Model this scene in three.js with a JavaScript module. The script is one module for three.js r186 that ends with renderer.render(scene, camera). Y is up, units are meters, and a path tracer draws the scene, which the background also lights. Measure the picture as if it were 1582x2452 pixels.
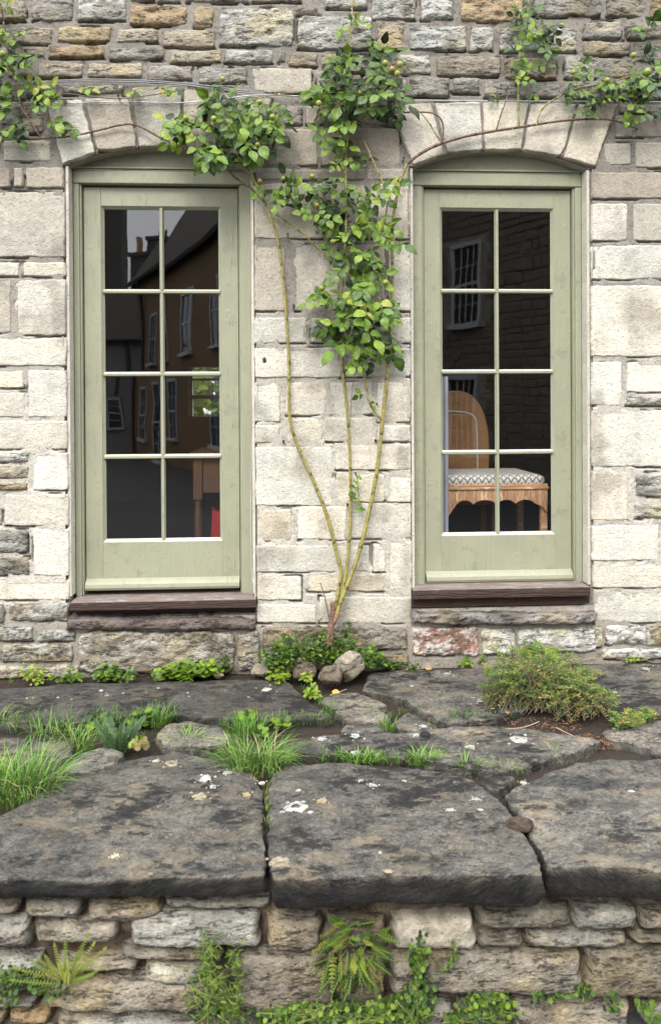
import * as THREE from 'three';
import { mergeGeometries } from 'three/addons/utils/BufferGeometryUtils.js';
import { RoundedBoxGeometry } from 'three/addons/geometries/RoundedBoxGeometry.js';
import { ImprovedNoise } from 'three/addons/math/ImprovedNoise.js';

// ---------------------------------------------------------------- camera, sky, sun, exposure
const FPX = 1771, CX = 791, CY = 986.3, PW = 1582, PH = 2452;      // lens measured in pixels of the photograph
const EYE = new THREE.Vector3(0, 1.255, 3.56);
const scene = new THREE.Scene();
const camera = new THREE.PerspectiveCamera(2 * Math.atan(PH / 2 / FPX) * 180 / Math.PI, PW / PH, 0.05, 400);
camera.position.copy(EYE);
camera.rotation.set(-0.336 * Math.PI / 180, -3.117 * Math.PI / 180, -0.317 * Math.PI / 180, 'YXZ');
camera.setViewOffset(660, 1024, 0, (PH / 2 - CY) * 1024 / PH, 660, 1024);
camera.focus = 3.5; camera.userData.fStop = 3.2;
scene.add(camera);
camera.updateMatrixWorld(true);

const renderer = new THREE.WebGLRenderer({ antialias: true });
renderer.setSize(660, 1024);
renderer.toneMapping = THREE.LinearToneMapping;
renderer.toneMappingExposure = 1.5;
renderer.shadowMap.enabled = true;

{ // an overcast sky, brighter overhead, with soft cloud banks
  const W = 512, H = 256, d = new Float32Array(W * H * 4), n = new ImprovedNoise();
  for (let j = 0; j < H; j++) for (let i = 0; i < W; i++) {
    const el = ((j + .5) / H - .5) * Math.PI, az = (i + .5) / W * 2 * Math.PI, y = Math.sin(el);
    const x = Math.cos(az) * Math.cos(el), z = Math.sin(az) * Math.cos(el);
    const c = n.noise(x * 3, y * 6, z * 3) + .5 * n.noise(x * 7 + 3, y * 12, z * 7);
    const up = Math.max(y, 0), L = y < -.02 ? .6 : (1.3 + 2.4 * up) * (1 + .13 * c);
    d[(j * W + i) * 4] = L * .965; d[(j * W + i) * 4 + 1] = L * .99; d[(j * W + i) * 4 + 2] = L * 1.045; d[(j * W + i) * 4 + 3] = 1;
  }
  const t = new THREE.DataTexture(d, W, H, THREE.RGBAFormat, THREE.FloatType);
  t.mapping = THREE.EquirectangularReflectionMapping; t.magFilter = t.minFilter = THREE.LinearFilter; t.needsUpdate = true;
  scene.background = t; scene.environment = t;
}
const sun = new THREE.DirectionalLight(0xfff4e4, 1.5);
sun.position.set(-2.2, 9, 7.5); sun.target.position.set(0.2, 1, 0);
sun.castShadow = true; sun.shadow.radius = 40; sun.shadow.mapSize.set(2048, 2048);
Object.assign(sun.shadow.camera, { left: -6, right: 6, top: 6, bottom: -6, near: .5, far: 30 });
scene.add(sun, sun.target);

// ---------------------------------------------------------------- helpers
const V = (x, y, z) => new THREE.Vector3(x, y, z), PI = Math.PI, { clamp, lerp, smoothstep } = THREE.MathUtils;
function rng(s) { return () => { s = (s + 0x6d2b79f5) | 0; let t = Math.imul(s ^ (s >>> 15), 1 | s); t = (t + Math.imul(t ^ (t >>> 7), 61 | t)) ^ t; return ((t ^ (t >>> 14)) >>> 0) / 4294967296; }; }
const R0 = rng(20250611), rr = (a, b, r = R0) => a + (b - a) * r(), pick = (a, r = R0) => a[Math.floor(r() * a.length)];
const PN = new ImprovedNoise(), N3 = (x, y, z) => PN.noise(x + 100, y + 100, z + 100);
function fbm3(x, y, z, o = 4) { let s = 0, a = 1, t = 0; for (let i = 0; i < o; i++) { s += a * N3(x, y, z); t += a; a *= .5; x *= 2.03; y *= 2.03; z = z * 2.03 + 7; } return s / t; }
const ridge = (x, y, z, o = 4) => { let s = 0, a = 1, t = 0; for (let i = 0; i < o; i++) { s += a * (1 - Math.abs(N3(x, y, z)) * 2.2); t += a; a *= .5; x *= 2.03; y *= 2.03; z = z * 2.03 + 3; } return s / t; };
// a point of the place on the sight line through a pixel of the photograph
function dirOf(u, v) { return V((u - CX) / FPX, -(v - CY) / FPX, -1).applyQuaternion(camera.quaternion); }
function W(u, v, z = 0) { const d = dirOf(u, v); return EYE.clone().addScaledVector(d, (z - EYE.z) / d.z); }
function G(u, v, y = 0) { const d = dirOf(u, v); return EYE.clone().addScaledVector(d, (y - EYE.y) / d.y); }
function X(u, z, v = 900) { return W(u, v, z).x; }
function Yv(v, z, u = 791) { return W(u, v, z).y; }

const used = new Map(), bases = new Map();
function numbered(n) { const k = used.get(n) || 0; used.set(n, k + 1); return k ? n + '_' + String(k).padStart(3, '0') : n; }
function tag(o, label, category, group, kind) {
  if (label) o.userData.label = label; if (category) o.userData.category = category;
  if (group) o.userData.group = group; if (kind) o.userData.kind = kind; return o;
}
function thing(name, label, category, base = V(0, 0, 0), group, kind) {
  const o = new THREE.Group(); o.name = numbered(name); o.position.copy(base); scene.add(o); bases.set(o, base.clone());
  return tag(o, label, category, group, kind);
}
function part(parent, name, geo, mat, label, kind) {               // geometry is in world metres and is moved to its thing's base
  const b = bases.get(parent) || V(0, 0, 0), m = new THREE.Mesh(geo, mat);
  geo.translate(-b.x, -b.y, -b.z);
  m.name = name; m.castShadow = m.receiveShadow = true; parent.add(m); bases.set(m, b);
  if (label) m.userData.label = label; if (kind) m.userData.kind = kind; return m;
}
function solo(name, geo, mat, label, category, group, kind) {
  geo.computeBoundingBox(); const bb = geo.boundingBox, b = V((bb.min.x + bb.max.x) / 2, bb.min.y, (bb.min.z + bb.max.z) / 2);
  geo.translate(-b.x, -b.y, -b.z);
  const m = new THREE.Mesh(geo, mat); m.name = numbered(name); m.position.copy(b); m.castShadow = m.receiveShadow = true; scene.add(m);
  return tag(m, label, category, group, kind);
}
function geoFrom(pos, idx, uv, col) {
  const g = new THREE.BufferGeometry();
  g.setAttribute('position', new THREE.Float32BufferAttribute(pos, 3));
  if (uv) g.setAttribute('uv', new THREE.Float32BufferAttribute(uv, 2));
  if (col) g.setAttribute('color', new THREE.Float32BufferAttribute(col, 3));
  g.setIndex(idx); g.computeVertexNormals(); return g;
}
function boxUV(g, ox = 0, oy = 0) {                                  // uv in metres from the side a face looks to
  const p = g.attributes.position, n = g.attributes.normal, uv = [];
  for (let i = 0; i < p.count; i++) {
    const ax = Math.abs(n.getX(i)), ay = Math.abs(n.getY(i)), az = Math.abs(n.getZ(i)), x = p.getX(i), y = p.getY(i), z = p.getZ(i);
    if (az >= ax && az >= ay) uv.push(x + ox, y + oy); else if (ax >= ay) uv.push(z + ox, y + oy); else uv.push(x + ox, z + oy);
  }
  g.setAttribute('uv', new THREE.Float32BufferAttribute(uv, 2)); return g;
}
function rbox(x0, x1, y0, y1, z0, z1, r = .003, seg = 1) {
  const g = new RoundedBoxGeometry(x1 - x0, y1 - y0, z1 - z0, seg, Math.min(r, (x1 - x0) / 2.1, (y1 - y0) / 2.1, (z1 - z0) / 2.1));
  g.translate((x0 + x1) / 2, (y0 + y1) / 2, (z0 + z1) / 2); return boxUV(g, R0() * 3, R0() * 3);
}
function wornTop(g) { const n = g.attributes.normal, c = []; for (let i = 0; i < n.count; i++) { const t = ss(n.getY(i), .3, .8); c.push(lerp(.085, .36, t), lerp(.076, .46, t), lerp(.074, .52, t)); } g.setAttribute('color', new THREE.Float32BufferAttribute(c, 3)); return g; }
function prism(profile, a, b, axis) {                                // a profile [[across, z]...] drawn along x or y from a to b
  const s = new THREE.Shape(profile.map(([p, q]) => new THREE.Vector2(p, q)));
  const g = new THREE.ExtrudeGeometry(s, { depth: b - a, bevelEnabled: false });
  const p = g.attributes.position;
  for (let i = 0; i < p.count; i++) { const c = p.getX(i), z = p.getY(i), l = p.getZ(i) + a; axis === 'x' ? p.setXYZ(i, l, c, z) : p.setXYZ(i, c, l, z); }
  if (axis !== 'x') { /* keeps its turn */ } else { const ix = g.index; if (ix) ix.array.reverse(); else for (let i = 0; i < p.count; i += 3) { const t = [p.getX(i), p.getY(i), p.getZ(i)]; p.setXYZ(i, p.getX(i + 1), p.getY(i + 1), p.getZ(i + 1)); p.setXYZ(i + 1, ...t); } }
  const q = g.index ? g.toNonIndexed() : g; q.computeVertexNormals(); return boxUV(q, R0() * 3, R0() * 3);
}
function merged(list) { const l = list.map((g) => { const q = g.index ? g.toNonIndexed() : g; for (const k of Object.keys(q.attributes)) if (!['position', 'normal', 'uv', 'color'].includes(k)) q.deleteAttribute(k); return q; }); return l.length === 1 ? l[0] : mergeGeometries(l, false); }
function tube(points, r0, r1 = r0, sides = 7, per = .012, bump = 0) {   // a tapering tube through points
  const c = new THREE.CatmullRomCurve3(points, false, 'centripetal'), L = c.getLength(), n = clamp(Math.round(L / per), 3, 400);
  const fr = c.computeFrenetFrames(n, false), pos = [], uv = [], idx = [];
  for (let i = 0; i <= n; i++) {
    const p = c.getPointAt(i / n), r = lerp(r0, r1, i / n) * (1 + bump * (Math.sin(i * .9) * .5 + Math.sin(i * 2.3) * .5));
    for (let k = 0; k <= sides; k++) { const a = k / sides * 2 * PI, s = Math.sin(a), q = Math.cos(a); const nx = fr.normals[i], b = fr.binormals[i];
      pos.push(p.x + r * (q * nx.x + s * b.x), p.y + r * (q * nx.y + s * b.y), p.z + r * (q * nx.z + s * b.z)); uv.push(k / sides * .05, i / n * L); }
  }
  for (let i = 0; i < n; i++) for (let k = 0; k < sides; k++) { const a = i * (sides + 1) + k, b = a + sides + 1; idx.push(a, b, a + 1, b, b + 1, a + 1); }
  const e0 = pos.length / 3; pos.push(...points[0].toArray()); uv.push(0, 0); for (let k = 0; k < sides; k++) idx.push(e0, k, k + 1);
  const e1 = pos.length / 3; pos.push(...points[points.length - 1].toArray()); uv.push(0, L); for (let k = 0; k < sides; k++) idx.push(e1, n * (sides + 1) + k + 1, n * (sides + 1) + k);
  return geoFrom(pos, idx, uv);
}

// ---------------------------------------------------------------- computed textures
function tnoise(S, cx, cy, seed, out, amp) {                          // periodic smooth noise, added to out
  const r = rng(seed * 7919 + 13), g = new Float32Array(cx * cy); for (let i = 0; i < g.length; i++) g[i] = r() * 2 - 1;
  const xs = new Float32Array(S), xi = new Int32Array(S), xj = new Int32Array(S);
  for (let x = 0; x < S; x++) { const f = x / S * cx, i = Math.floor(f), t = f - i; xi[x] = i % cx; xj[x] = (i + 1) % cx; xs[x] = t * t * (3 - 2 * t); }
  for (let y = 0; y < S; y++) {
    const f = y / S * cy, i = Math.floor(f), t0 = f - i, t = t0 * t0 * (3 - 2 * t0), ra = (i % cy) * cx, rb = ((i + 1) % cy) * cx;
    for (let x = 0; x < S; x++) { const a = xi[x], b = xj[x], s = xs[x], p = g[ra + a] + (g[ra + b] - g[ra + a]) * s, q = g[rb + a] + (g[rb + b] - g[rb + a]) * s; out[y * S + x] += (p + (q - p) * t) * amp; }
  }
}
function tfbm(S, cx, cy, oct, seed, gain = .55) { const o = new Float32Array(S * S); let a = 1, t = 0; for (let i = 0; i < oct && cx < S && cy < S; i++) { tnoise(S, cx, cy, seed + i * 31, o, a); t += a; a *= gain; cx *= 2; cy *= 2; } for (let i = 0; i < o.length; i++) o[i] /= t; return o; }
function texOf(S, fn, srgb, size, channels = 3) {                     // fn(i) -> [r, g, b] 0..1, linear values unless srgb is set
  const d = new Uint8Array(S * S * 4), enc = (x) => 255 * (srgb ? (x <= .0031308 ? 12.92 * x : 1.055 * Math.pow(Math.max(x, 0), 1 / 2.4) - .055) : x);
  for (let i = 0; i < S * S; i++) { const c = fn(i); d[i * 4] = clamp(enc(c[0]), 0, 255); d[i * 4 + 1] = clamp(enc(c[1]), 0, 255); d[i * 4 + 2] = clamp(enc(c[2]), 0, 255); d[i * 4 + 3] = 255; }
  const t = new THREE.DataTexture(d, S, S); t.wrapS = t.wrapT = THREE.RepeatWrapping; t.magFilter = t.minFilter = THREE.LinearFilter;
  if (srgb) t.colorSpace = THREE.SRGBColorSpace; t.repeat.set(1 / size, 1 / size); t.needsUpdate = true; return t;
}
const cl = (x) => clamp(x, 0, 1), ss = (x, a, b) => smoothstep(x, a, b);
function pairOf(S, size, make) { const m = make(S); return { map: texOf(S, m.color, true, size), bump: texOf(S, m.bump, false, size) }; }

// dressed limestone: fine grain, short dark tool and bedding marks, pits
const T_ASH = pairOf(1024, .62, (S) => {
  const g = tfbm(S, 128, 160, 4, 11, .75), s = tfbm(S, 18, 90, 4, 12, .6), b = tfbm(S, 5, 6, 5, 13), p = tfbm(S, 90, 110, 3, 14, .6), q = tfbm(S, 30, 34, 4, 15), m = tfbm(S, 60, 75, 3, 16, .7);
  return {
    color: (i) => { const pit = ss(p[i] + .25 * b[i], .42, .6), lin = ss(s[i] + .2 * b[i], .44, .6), v = .85 + .2 * g[i] + .16 * b[i] + .15 * m[i] - .24 * lin - .3 * pit + .1 * ss(q[i], .1, .5); return [v, v * (1 - .02 * b[i]), v * (1 - .06 * b[i] - .03 * lin)]; },
    bump: (i) => { const v = cl(.6 + .3 * g[i] + .22 * q[i] + .3 * m[i] - .3 * ss(s[i], .4, .6) - .4 * ss(p[i], .4, .6)); return [v, v, v]; },
  };
});
// rubble: coarse broken faces, black hollows, white and grey lichen flecks
const T_RUB = pairOf(1024, .55, (S) => {
  const g = tfbm(S, 100, 130, 4, 21, .8), s = tfbm(S, 9, 30, 6, 22, .66), b = tfbm(S, 5, 6, 4, 23), l = tfbm(S, 44, 52, 4, 24, .7), o = tfbm(S, 4, 7, 4, 25), h = tfbm(S, 36, 60, 3, 26, .7);
  return {
    color: (i) => { const dark = ss(-s[i] - .5 * h[i], .12, .5), lic = ss(l[i] + .35 * b[i], .3, .46), v = .7 + .3 * g[i] + .3 * s[i] + .2 * h[i] - .3 * dark; const k = .7 * lic * (1 - dark);
      return [lerp(v * (1 + .1 * o[i]), .97, k), lerp(v, .96, k), lerp(v * (1 - .2 * ss(o[i], -.1, .4)), .93, k)]; },
    bump: (i) => { const v = cl(.5 + .42 * s[i] + .16 * g[i] + .25 * h[i] - .3 * ss(-s[i] - .35 * h[i], .14, .4)); return [v, v, v]; },
  };
});
const T_MORT = pairOf(512, .4, (S) => {
  const g = tfbm(S, 100, 100, 3, 31, .9), b = tfbm(S, 6, 6, 5, 32), p = tfbm(S, 50, 60, 3, 33), w = tfbm(S, 70, 70, 3, 34);
  return { color: (i) => { const v = .72 + .2 * g[i] + .16 * b[i] - .3 * ss(p[i], .35, .6); const k = .6 * ss(w[i], .42, .6); return [lerp(v, .98, k), lerp(v * .985, .97, k), lerp(v * .96, .95, k)]; }, bump: (i) => { const v = cl(.5 + .25 * g[i] + .3 * b[i] - .3 * ss(p[i], .35, .6)); return [v, v, v]; } };
});
// old paving: black-brown crust, tan scaled places, pale lichen dust
const T_SLAB = pairOf(2048, 1.15, (S) => {
  const g = tfbm(S, 256, 256, 3, 41, .8), a = tfbm(S, 7, 8, 7, 42, .62), b = tfbm(S, 12, 17, 6, 43, .62), l = tfbm(S, 90, 90, 4, 44, .65), c = tfbm(S, 3, 4, 5, 45), f = tfbm(S, 26, 52, 5, 46, .68), k = tfbm(S, 110, 170, 3, 47, .7);
  return {
    color: (i) => {
      const v = (.4 + .32 * g[i] + .36 * a[i] + .34 * f[i]) * (1 - .6 * ss(k[i], .22, .42)) + .3 * ss(-k[i], .3, .46), tan = ss(b[i] + .4 * c[i] + .35 * f[i], .08, .3) * .6, lic = ss(l[i] + .4 * c[i] + .3 * b[i], .3, .44) * .75, blk = ss(-a[i] - .7 * f[i], .16, .42) * .75;
      let r = v, gg = v * .97, bl = v * .92;
      r = lerp(r, .78 + .2 * g[i], tan); gg = lerp(gg, .66 + .2 * g[i], tan); bl = lerp(bl, .49 + .15 * g[i], tan);
      r = lerp(r, .95, lic * .8); gg = lerp(gg, .91, lic * .8); bl = lerp(bl, .8, lic * .8);
      return [r * (1 - blk), gg * (1 - blk), bl * (1 - blk)];
    },
    bump: (i) => { const v = cl(.5 + .28 * a[i] + .3 * f[i] + .1 * g[i]); return [v, v, v]; },
  };
});
const T_WOOD = pairOf(512, .5, (S) => {
  const g = tfbm(S, 5, 110, 4, 51, .7), f = tfbm(S, 16, 200, 2, 52), b = tfbm(S, 6, 14, 4, 53), k = tfbm(S, 10, 40, 4, 54, .7);
  return { color: (i) => { const v = .5 + .24 * g[i] + .16 * f[i] + .14 * b[i], w = ss(k[i] + .25 * b[i], .24, .4) * .75; return [lerp(v * 1.08, .92, w), lerp(v * .66, .8, w), lerp(v * .5, .72, w)]; }, bump: (i) => { const v = cl(.5 + .35 * g[i] + .2 * f[i]); return [v, v, v]; } };
});
const T_PAINT = pairOf(1024, .8, (S) => {                             // brushed gloss paint over old knots and filler
  const v1 = tfbm(S, 150, 6, 3, 61, .7), b = tfbm(S, 5, 5, 4, 62), d = tfbm(S, 26, 22, 3, 63), e = tfbm(S, 60, 9, 4, 64, .7), c = tfbm(S, 120, 90, 3, 65), h = tfbm(S, 14, 14, 4, 66);
  return { color: (i) => { const ch = ss(c[i] + .5 * h[i], .5, .62) * .4, v = .91 + .05 * v1[i] + .1 * b[i] - .08 * ss(e[i], .42, .56) - .1 * ss(h[i], .25, .6); return [lerp(v, .62, ch), lerp(v, .6, ch), lerp(v * (1 - .04 * b[i]), .5, ch)]; }, bump: (i) => { const v = cl(.5 + .14 * v1[i] + .22 * ss(d[i], .34, .5) + .12 * b[i] - .3 * ss(e[i], .42, .6)); return [v, v, v]; } };
});
const T_SOIL = pairOf(512, .3, (S) => { const a = tfbm(S, 30, 30, 5, 71, .7), b = tfbm(S, 80, 80, 3, 72, .8); return { color: (i) => { const v = .55 + .4 * a[i] + .22 * b[i], w = ss(b[i], .45, .6); return [lerp(v, .95, w), lerp(v * .8, .75, w), lerp(v * .6, .5, w)]; }, bump: (i) => { const v = cl(.5 + .5 * a[i] + .2 * b[i]); return [v, v, v]; } }; });
const T_ROAD = pairOf(512, .6, (S) => { const a = tfbm(S, 120, 120, 3, 81, .9), b = tfbm(S, 6, 6, 4, 82); return { color: (i) => { const v = .65 + .3 * a[i] + .15 * b[i]; return [v, v, v]; }, bump: (i) => { const v = cl(.5 + .5 * a[i]); return [v, v, v]; } }; });

const std = (o) => new THREE.MeshStandardMaterial({ roughness: .9, ...o });
const C = (r, g, b) => new THREE.Color().setRGB(r, g, b);
const M = {};
M.ash = std({ map: T_ASH.map, bumpMap: T_ASH.bump, bumpScale: .0034, vertexColors: true, roughness: .95 });
M.rub = std({ map: T_RUB.map, bumpMap: T_RUB.bump, bumpScale: .009, vertexColors: true, roughness: .96 });
M.mort = std({ map: T_MORT.map, bumpMap: T_MORT.bump, bumpScale: .006, vertexColors: true, roughness: .97 });
M.core = std({ map: T_MORT.map, bumpMap: T_MORT.bump, bumpScale: .006, color: C(.42, .38, .32), roughness: .97 });
M.slab = std({ map: T_SLAB.map, bumpMap: T_SLAB.bump, bumpScale: .014, vertexColors: true, roughness: .9 });
M.soil = std({ map: T_SOIL.map, bumpMap: T_SOIL.bump, bumpScale: .008, color: C(.042, .031, .022) });
M.road = std({ map: T_ROAD.map, bumpMap: T_ROAD.bump, bumpScale: .004, color: C(.05, .05, .052) });
M.paint = new THREE.MeshPhysicalMaterial({ map: T_PAINT.map, bumpMap: T_PAINT.bump, bumpScale: .0034, color: C(.345, .35, .246), roughness: .46 });
M.puttyLit = std({ map: T_PAINT.map, bumpMap: T_PAINT.bump, bumpScale: .003, color: C(.60, .60, .47), roughness: .5 });  // lighter copy of the door paint; light painted onto upward ledges
M.plaster = std({ map: T_MORT.map, bumpMap: T_MORT.bump, bumpScale: .003, color: C(.74, .71, .62), roughness: .9 });
M.sill = std({ map: T_WOOD.map, bumpMap: T_WOOD.bump, bumpScale: .006, vertexColors: true, roughness: .8 });
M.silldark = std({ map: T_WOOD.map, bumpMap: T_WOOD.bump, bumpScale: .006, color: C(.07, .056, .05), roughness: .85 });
M.glass = new THREE.MeshPhysicalMaterial({ color: 0xffffff, transmission: 1, thickness: 0, roughness: 0, ior: 1.95 });
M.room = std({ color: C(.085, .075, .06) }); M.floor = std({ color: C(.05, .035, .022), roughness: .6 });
M.wire = std({ color: C(.52, .53, .55), roughness: .4, metalness: .5 }); M.cable = std({ color: C(.22, .22, .23), roughness: .55 });
M.iron = std({ color: C(.045, .04, .04), roughness: .7, metalness: .3 });

// ---------------------------------------------------------------- stones
const KIND = { // base colour, relief, material
  C: [[.755, .715, .61], .0018, 'ash'], c: [[.67, .63, .535], .0022, 'ash'], p: [[.495, .455, .375], .0026, 'ash'], t: [[.40, .35, .285], .003, 'ash'],
  y: [[.46, .40, .305], .005, 'rub'], Y: [[.69, .63, .5], .003, 'ash'], g: [[.38, .35, .305], .008, 'rub'], b: [[.37, .315, .245], .009, 'rub'], o: [[.42, .315, .195], .009, 'rub'],
  w: [[.52, .495, .445], .010, 'rub'], d: [[.33, .285, .22], .010, 'rub'], r: [[.48, .25, .18], .008, 'rub'],
};
let stoneSeed = 1;
function stoneGeo(q, k, o = {}) {
  const [base, rough0] = KIND[k], sd = stoneSeed++ * 3.7, r = rng(stoneSeed * 97);
  const { proud = rough0 > .004 ? .006 + .005 * r() : .0015 + .003 * r(), sink = .018, cell = .0085, round = rough0 > .004 ? .011 : .006, wob = rough0 > .004 ? .0075 : .0048, corner = rough0 > .004 ? .08 : .025, rough = rough0, pillow = rough0 > .004 ? .004 : .001, tone = 1, stain = 1, soot = 0, lime = 0, mott = 0 } = o;
  const w = q[0].distanceTo(q[1]) * .5 + q[3].distanceTo(q[2]) * .5, h = q[0].distanceTo(q[3]) * .5 + q[1].distanceTo(q[2]) * .5;
  const nu = clamp(Math.round(w / cell), 6, 64), nv = clamp(Math.round(h / cell), 6, 52), pos = [], uv = [], col = [], idx = [], ou = r() * 5, ov = r() * 5;
  const tone2 = tone * (1 + (r() - .5) * .15), warm = (r() - .5) * .05, tu = (r() - .5) * .006, tv = (r() - .5) * .006, p = V(0, 0, 0), flip = r() > .5 ? 1 : -1;
  const mw = Math.min(1, h / w), mh = Math.min(1, w / h);
  for (let j = 0; j <= nv; j++) for (let i = 0; i <= nu; i++) {
    let a = i / nu * 2 - 1, b = j / nv * 2 - 1; a = a * (1.32 - .32 * a * a); b = b * (1.32 - .32 * b * b);
    const aa = a * (1 - corner * mw * Math.pow(Math.abs(b), 7)), bb = b * (1 - corner * mh * Math.pow(Math.abs(a), 7)), s = (aa + 1) / 2, t = (bb + 1) / 2;
    for (const c of ['x', 'y', 'z']) p[c] = lerp(lerp(q[0][c], q[1][c], s), lerp(q[3][c], q[2][c], s), t);
    const em = Math.max(Math.abs(a), Math.abs(b)) ** 2;
    p.x += em * wob * (N3(p.x * 14, p.y * 14, sd) * 1.1 + .7 * N3(p.x * 45, p.y * 45, sd)); p.y += em * wob * (N3(p.x * 14 + 40, p.y * 14, sd) * 1.1 + .7 * N3(p.x * 45, p.y * 45 + 9, sd));
    const d = Math.min((1 - Math.abs(a)) * w / 2, (1 - Math.abs(b)) * h / 2), e0 = cl(d / round), e = Math.sqrt(1 - (1 - e0) ** 2);
    const rel = rough * (1.2 * fbm3(p.x * 9, p.y * 22, sd, 4) + (rough > .004 ? .8 * (ridge(p.x * 7, p.y * 16, sd + 9, 3) - .5) + .75 * (ridge(p.x * 21, p.y * 42, sd + 5, 3) - .5) : 0));
    const z = lerp(-sink, proud, e) + e * (rel + a * tu + b * tv) + pillow * (1 - a * a) * (1 - b * b);
    pos.push(p.x, p.y, p.z + z); { const drop = (proud + sink) * (1 - e), side = (1 - Math.abs(a)) * w < (1 - Math.abs(b)) * h; uv.push(flip * (p.x + (side ? Math.sign(a) * drop : 0)) + ou, p.y + (side ? 0 : -Math.sign(b) * drop) + ov); }
    const n1 = fbm3(p.x * 5, p.y * 5, sd + 20, 3), n2 = fbm3(p.x * 4.5, p.y * 1.5, 60, 4), st = ss(n1 * .8 + n2 * .9, -.05, .5) * stain;
    let v = tone2 * (1 + .16 * n1) * (1 - .42 * st) * lerp(.8, 1, e);  // edges darkened to paint in shade along the joints
    const so = soot ? ss(fbm3(p.x * 6, p.y * 6, sd + 33, 4) * 1.2, -.15, .35) * soot : 0; v *= 1 - .55 * so; if (mott) v *= 1 + mott * (.9 * fbm3(p.x * 14, p.y * 16, sd + 71, 3) + .8 * N3(p.x * 70, p.y * 80, sd + 5)); const li = lime ? ss(fbm3(p.x * 9, p.y * 11, sd + 51, 4) + .5 * N3(p.x * 60, p.y * 60, 7), -.12, .12) * lime : 0;
    col.push(lerp(base[0] * v * (1 + warm), .86, li), lerp(base[1] * v * (1 - .02 * st), .84, li), lerp(base[2] * v * (1 - warm - .05 * st * (1 - so)), .8, li));
  }
  for (let j = 0; j < nv; j++) for (let i = 0; i < nu; i++) { const a = j * (nu + 1) + i, b = a + nu + 1; idx.push(a, b, a + 1, a + 1, b, b + 1); }
  return geoFrom(pos, idx, uv, col);
}
const quad = (x0, y0, x1, y1, z) => [W(x0, y0, z), W(x1, y0, z), W(x1, y1, z), W(x0, y1, z)];
const quad8 = (a, z) => [0, 2, 4, 6].map((i) => W(a[i], a[i + 1], z));

// ================================================================ the house
const house = thing('stone_house', 'old limestone house with two arched green glazed doors under a climbing rose', 'house', V(0, 0, 0));
// openings, in metres on the wall face
const DOORS = [
  { x0: -.996, x1: -.250, y0: .369, y1: 2.334, ox0: X(158, 0, 500), ox1: X(608.5, 0, 900), spring: [W(152, 400, 0), W(608, 402, 0)], apex: W(380, 355, 0), base: Yv(1425, 0, 390) },
  { x0: .668, x1: 1.413, y0: .376, y1: 2.341, ox0: X(985, 0, 900), ox1: X(1412, 0, 900), spring: [W(982, 404, 0), W(1412, 408, 0)], apex: W(1215, 361, 0), base: Yv(1405, 0, 1200) },
];
for (const d of DOORS) { // circle of the arch
  const hw = (d.ox1 - d.ox0) / 2, ys = (d.spring[0].y + d.spring[1].y) / 2, rise = d.apex.y - ys; d.cx = (d.ox0 + d.ox1) / 2; d.ys = ys; d.R = (hw * hw + rise * rise) / (2 * rise); d.cy = d.apex.y - d.R;
  d.archY = (x, off = 0) => d.cy + Math.sqrt(Math.max(0, (d.R + off) ** 2 - (x - d.cx) ** 2));
}
const wallX0 = -2.6, wallX1 = 3.0, wallTop = 5.6;
const wall = (() => {
  const s = new THREE.Shape([[wallX0, -.7], [wallX1, -.7], [wallX1, wallTop], [wallX0, wallTop]].map((p) => new THREE.Vector2(...p)));
  for (const d of DOORS) {
    const pts = [[d.ox0, d.base - .1], [d.ox1, d.base - .1]]; for (let i = 0; i <= 24; i++) { const x = lerp(d.ox1, d.ox0, i / 24); pts.push([x, d.archY(x, .004)]); }
    s.holes.push(new THREE.Path(pts.map((p) => new THREE.Vector2(...p))));
  }
  const g = new THREE.ExtrudeGeometry(s, { depth: .4, bevelEnabled: false }); g.translate(0, 0, -.416);
  return part(house, 'wall', boxUV(g), M.core);
})();
const wallStones = [];
function stones(list, z, parent, opt = {}, name = 'stone') {
  for (const s of list) {
    const k = s[s.length - 1], o = { ...opt }; let q;
    if (s.length === 5) q = quad(s[0], s[1], s[2], s[3], z); else q = quad8(s, z);
    if (parent === wall) wallStones.push(q);
    part(parent, name, stoneGeo(q, k, o), M[KIND[k][2]]);
  }
}
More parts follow.
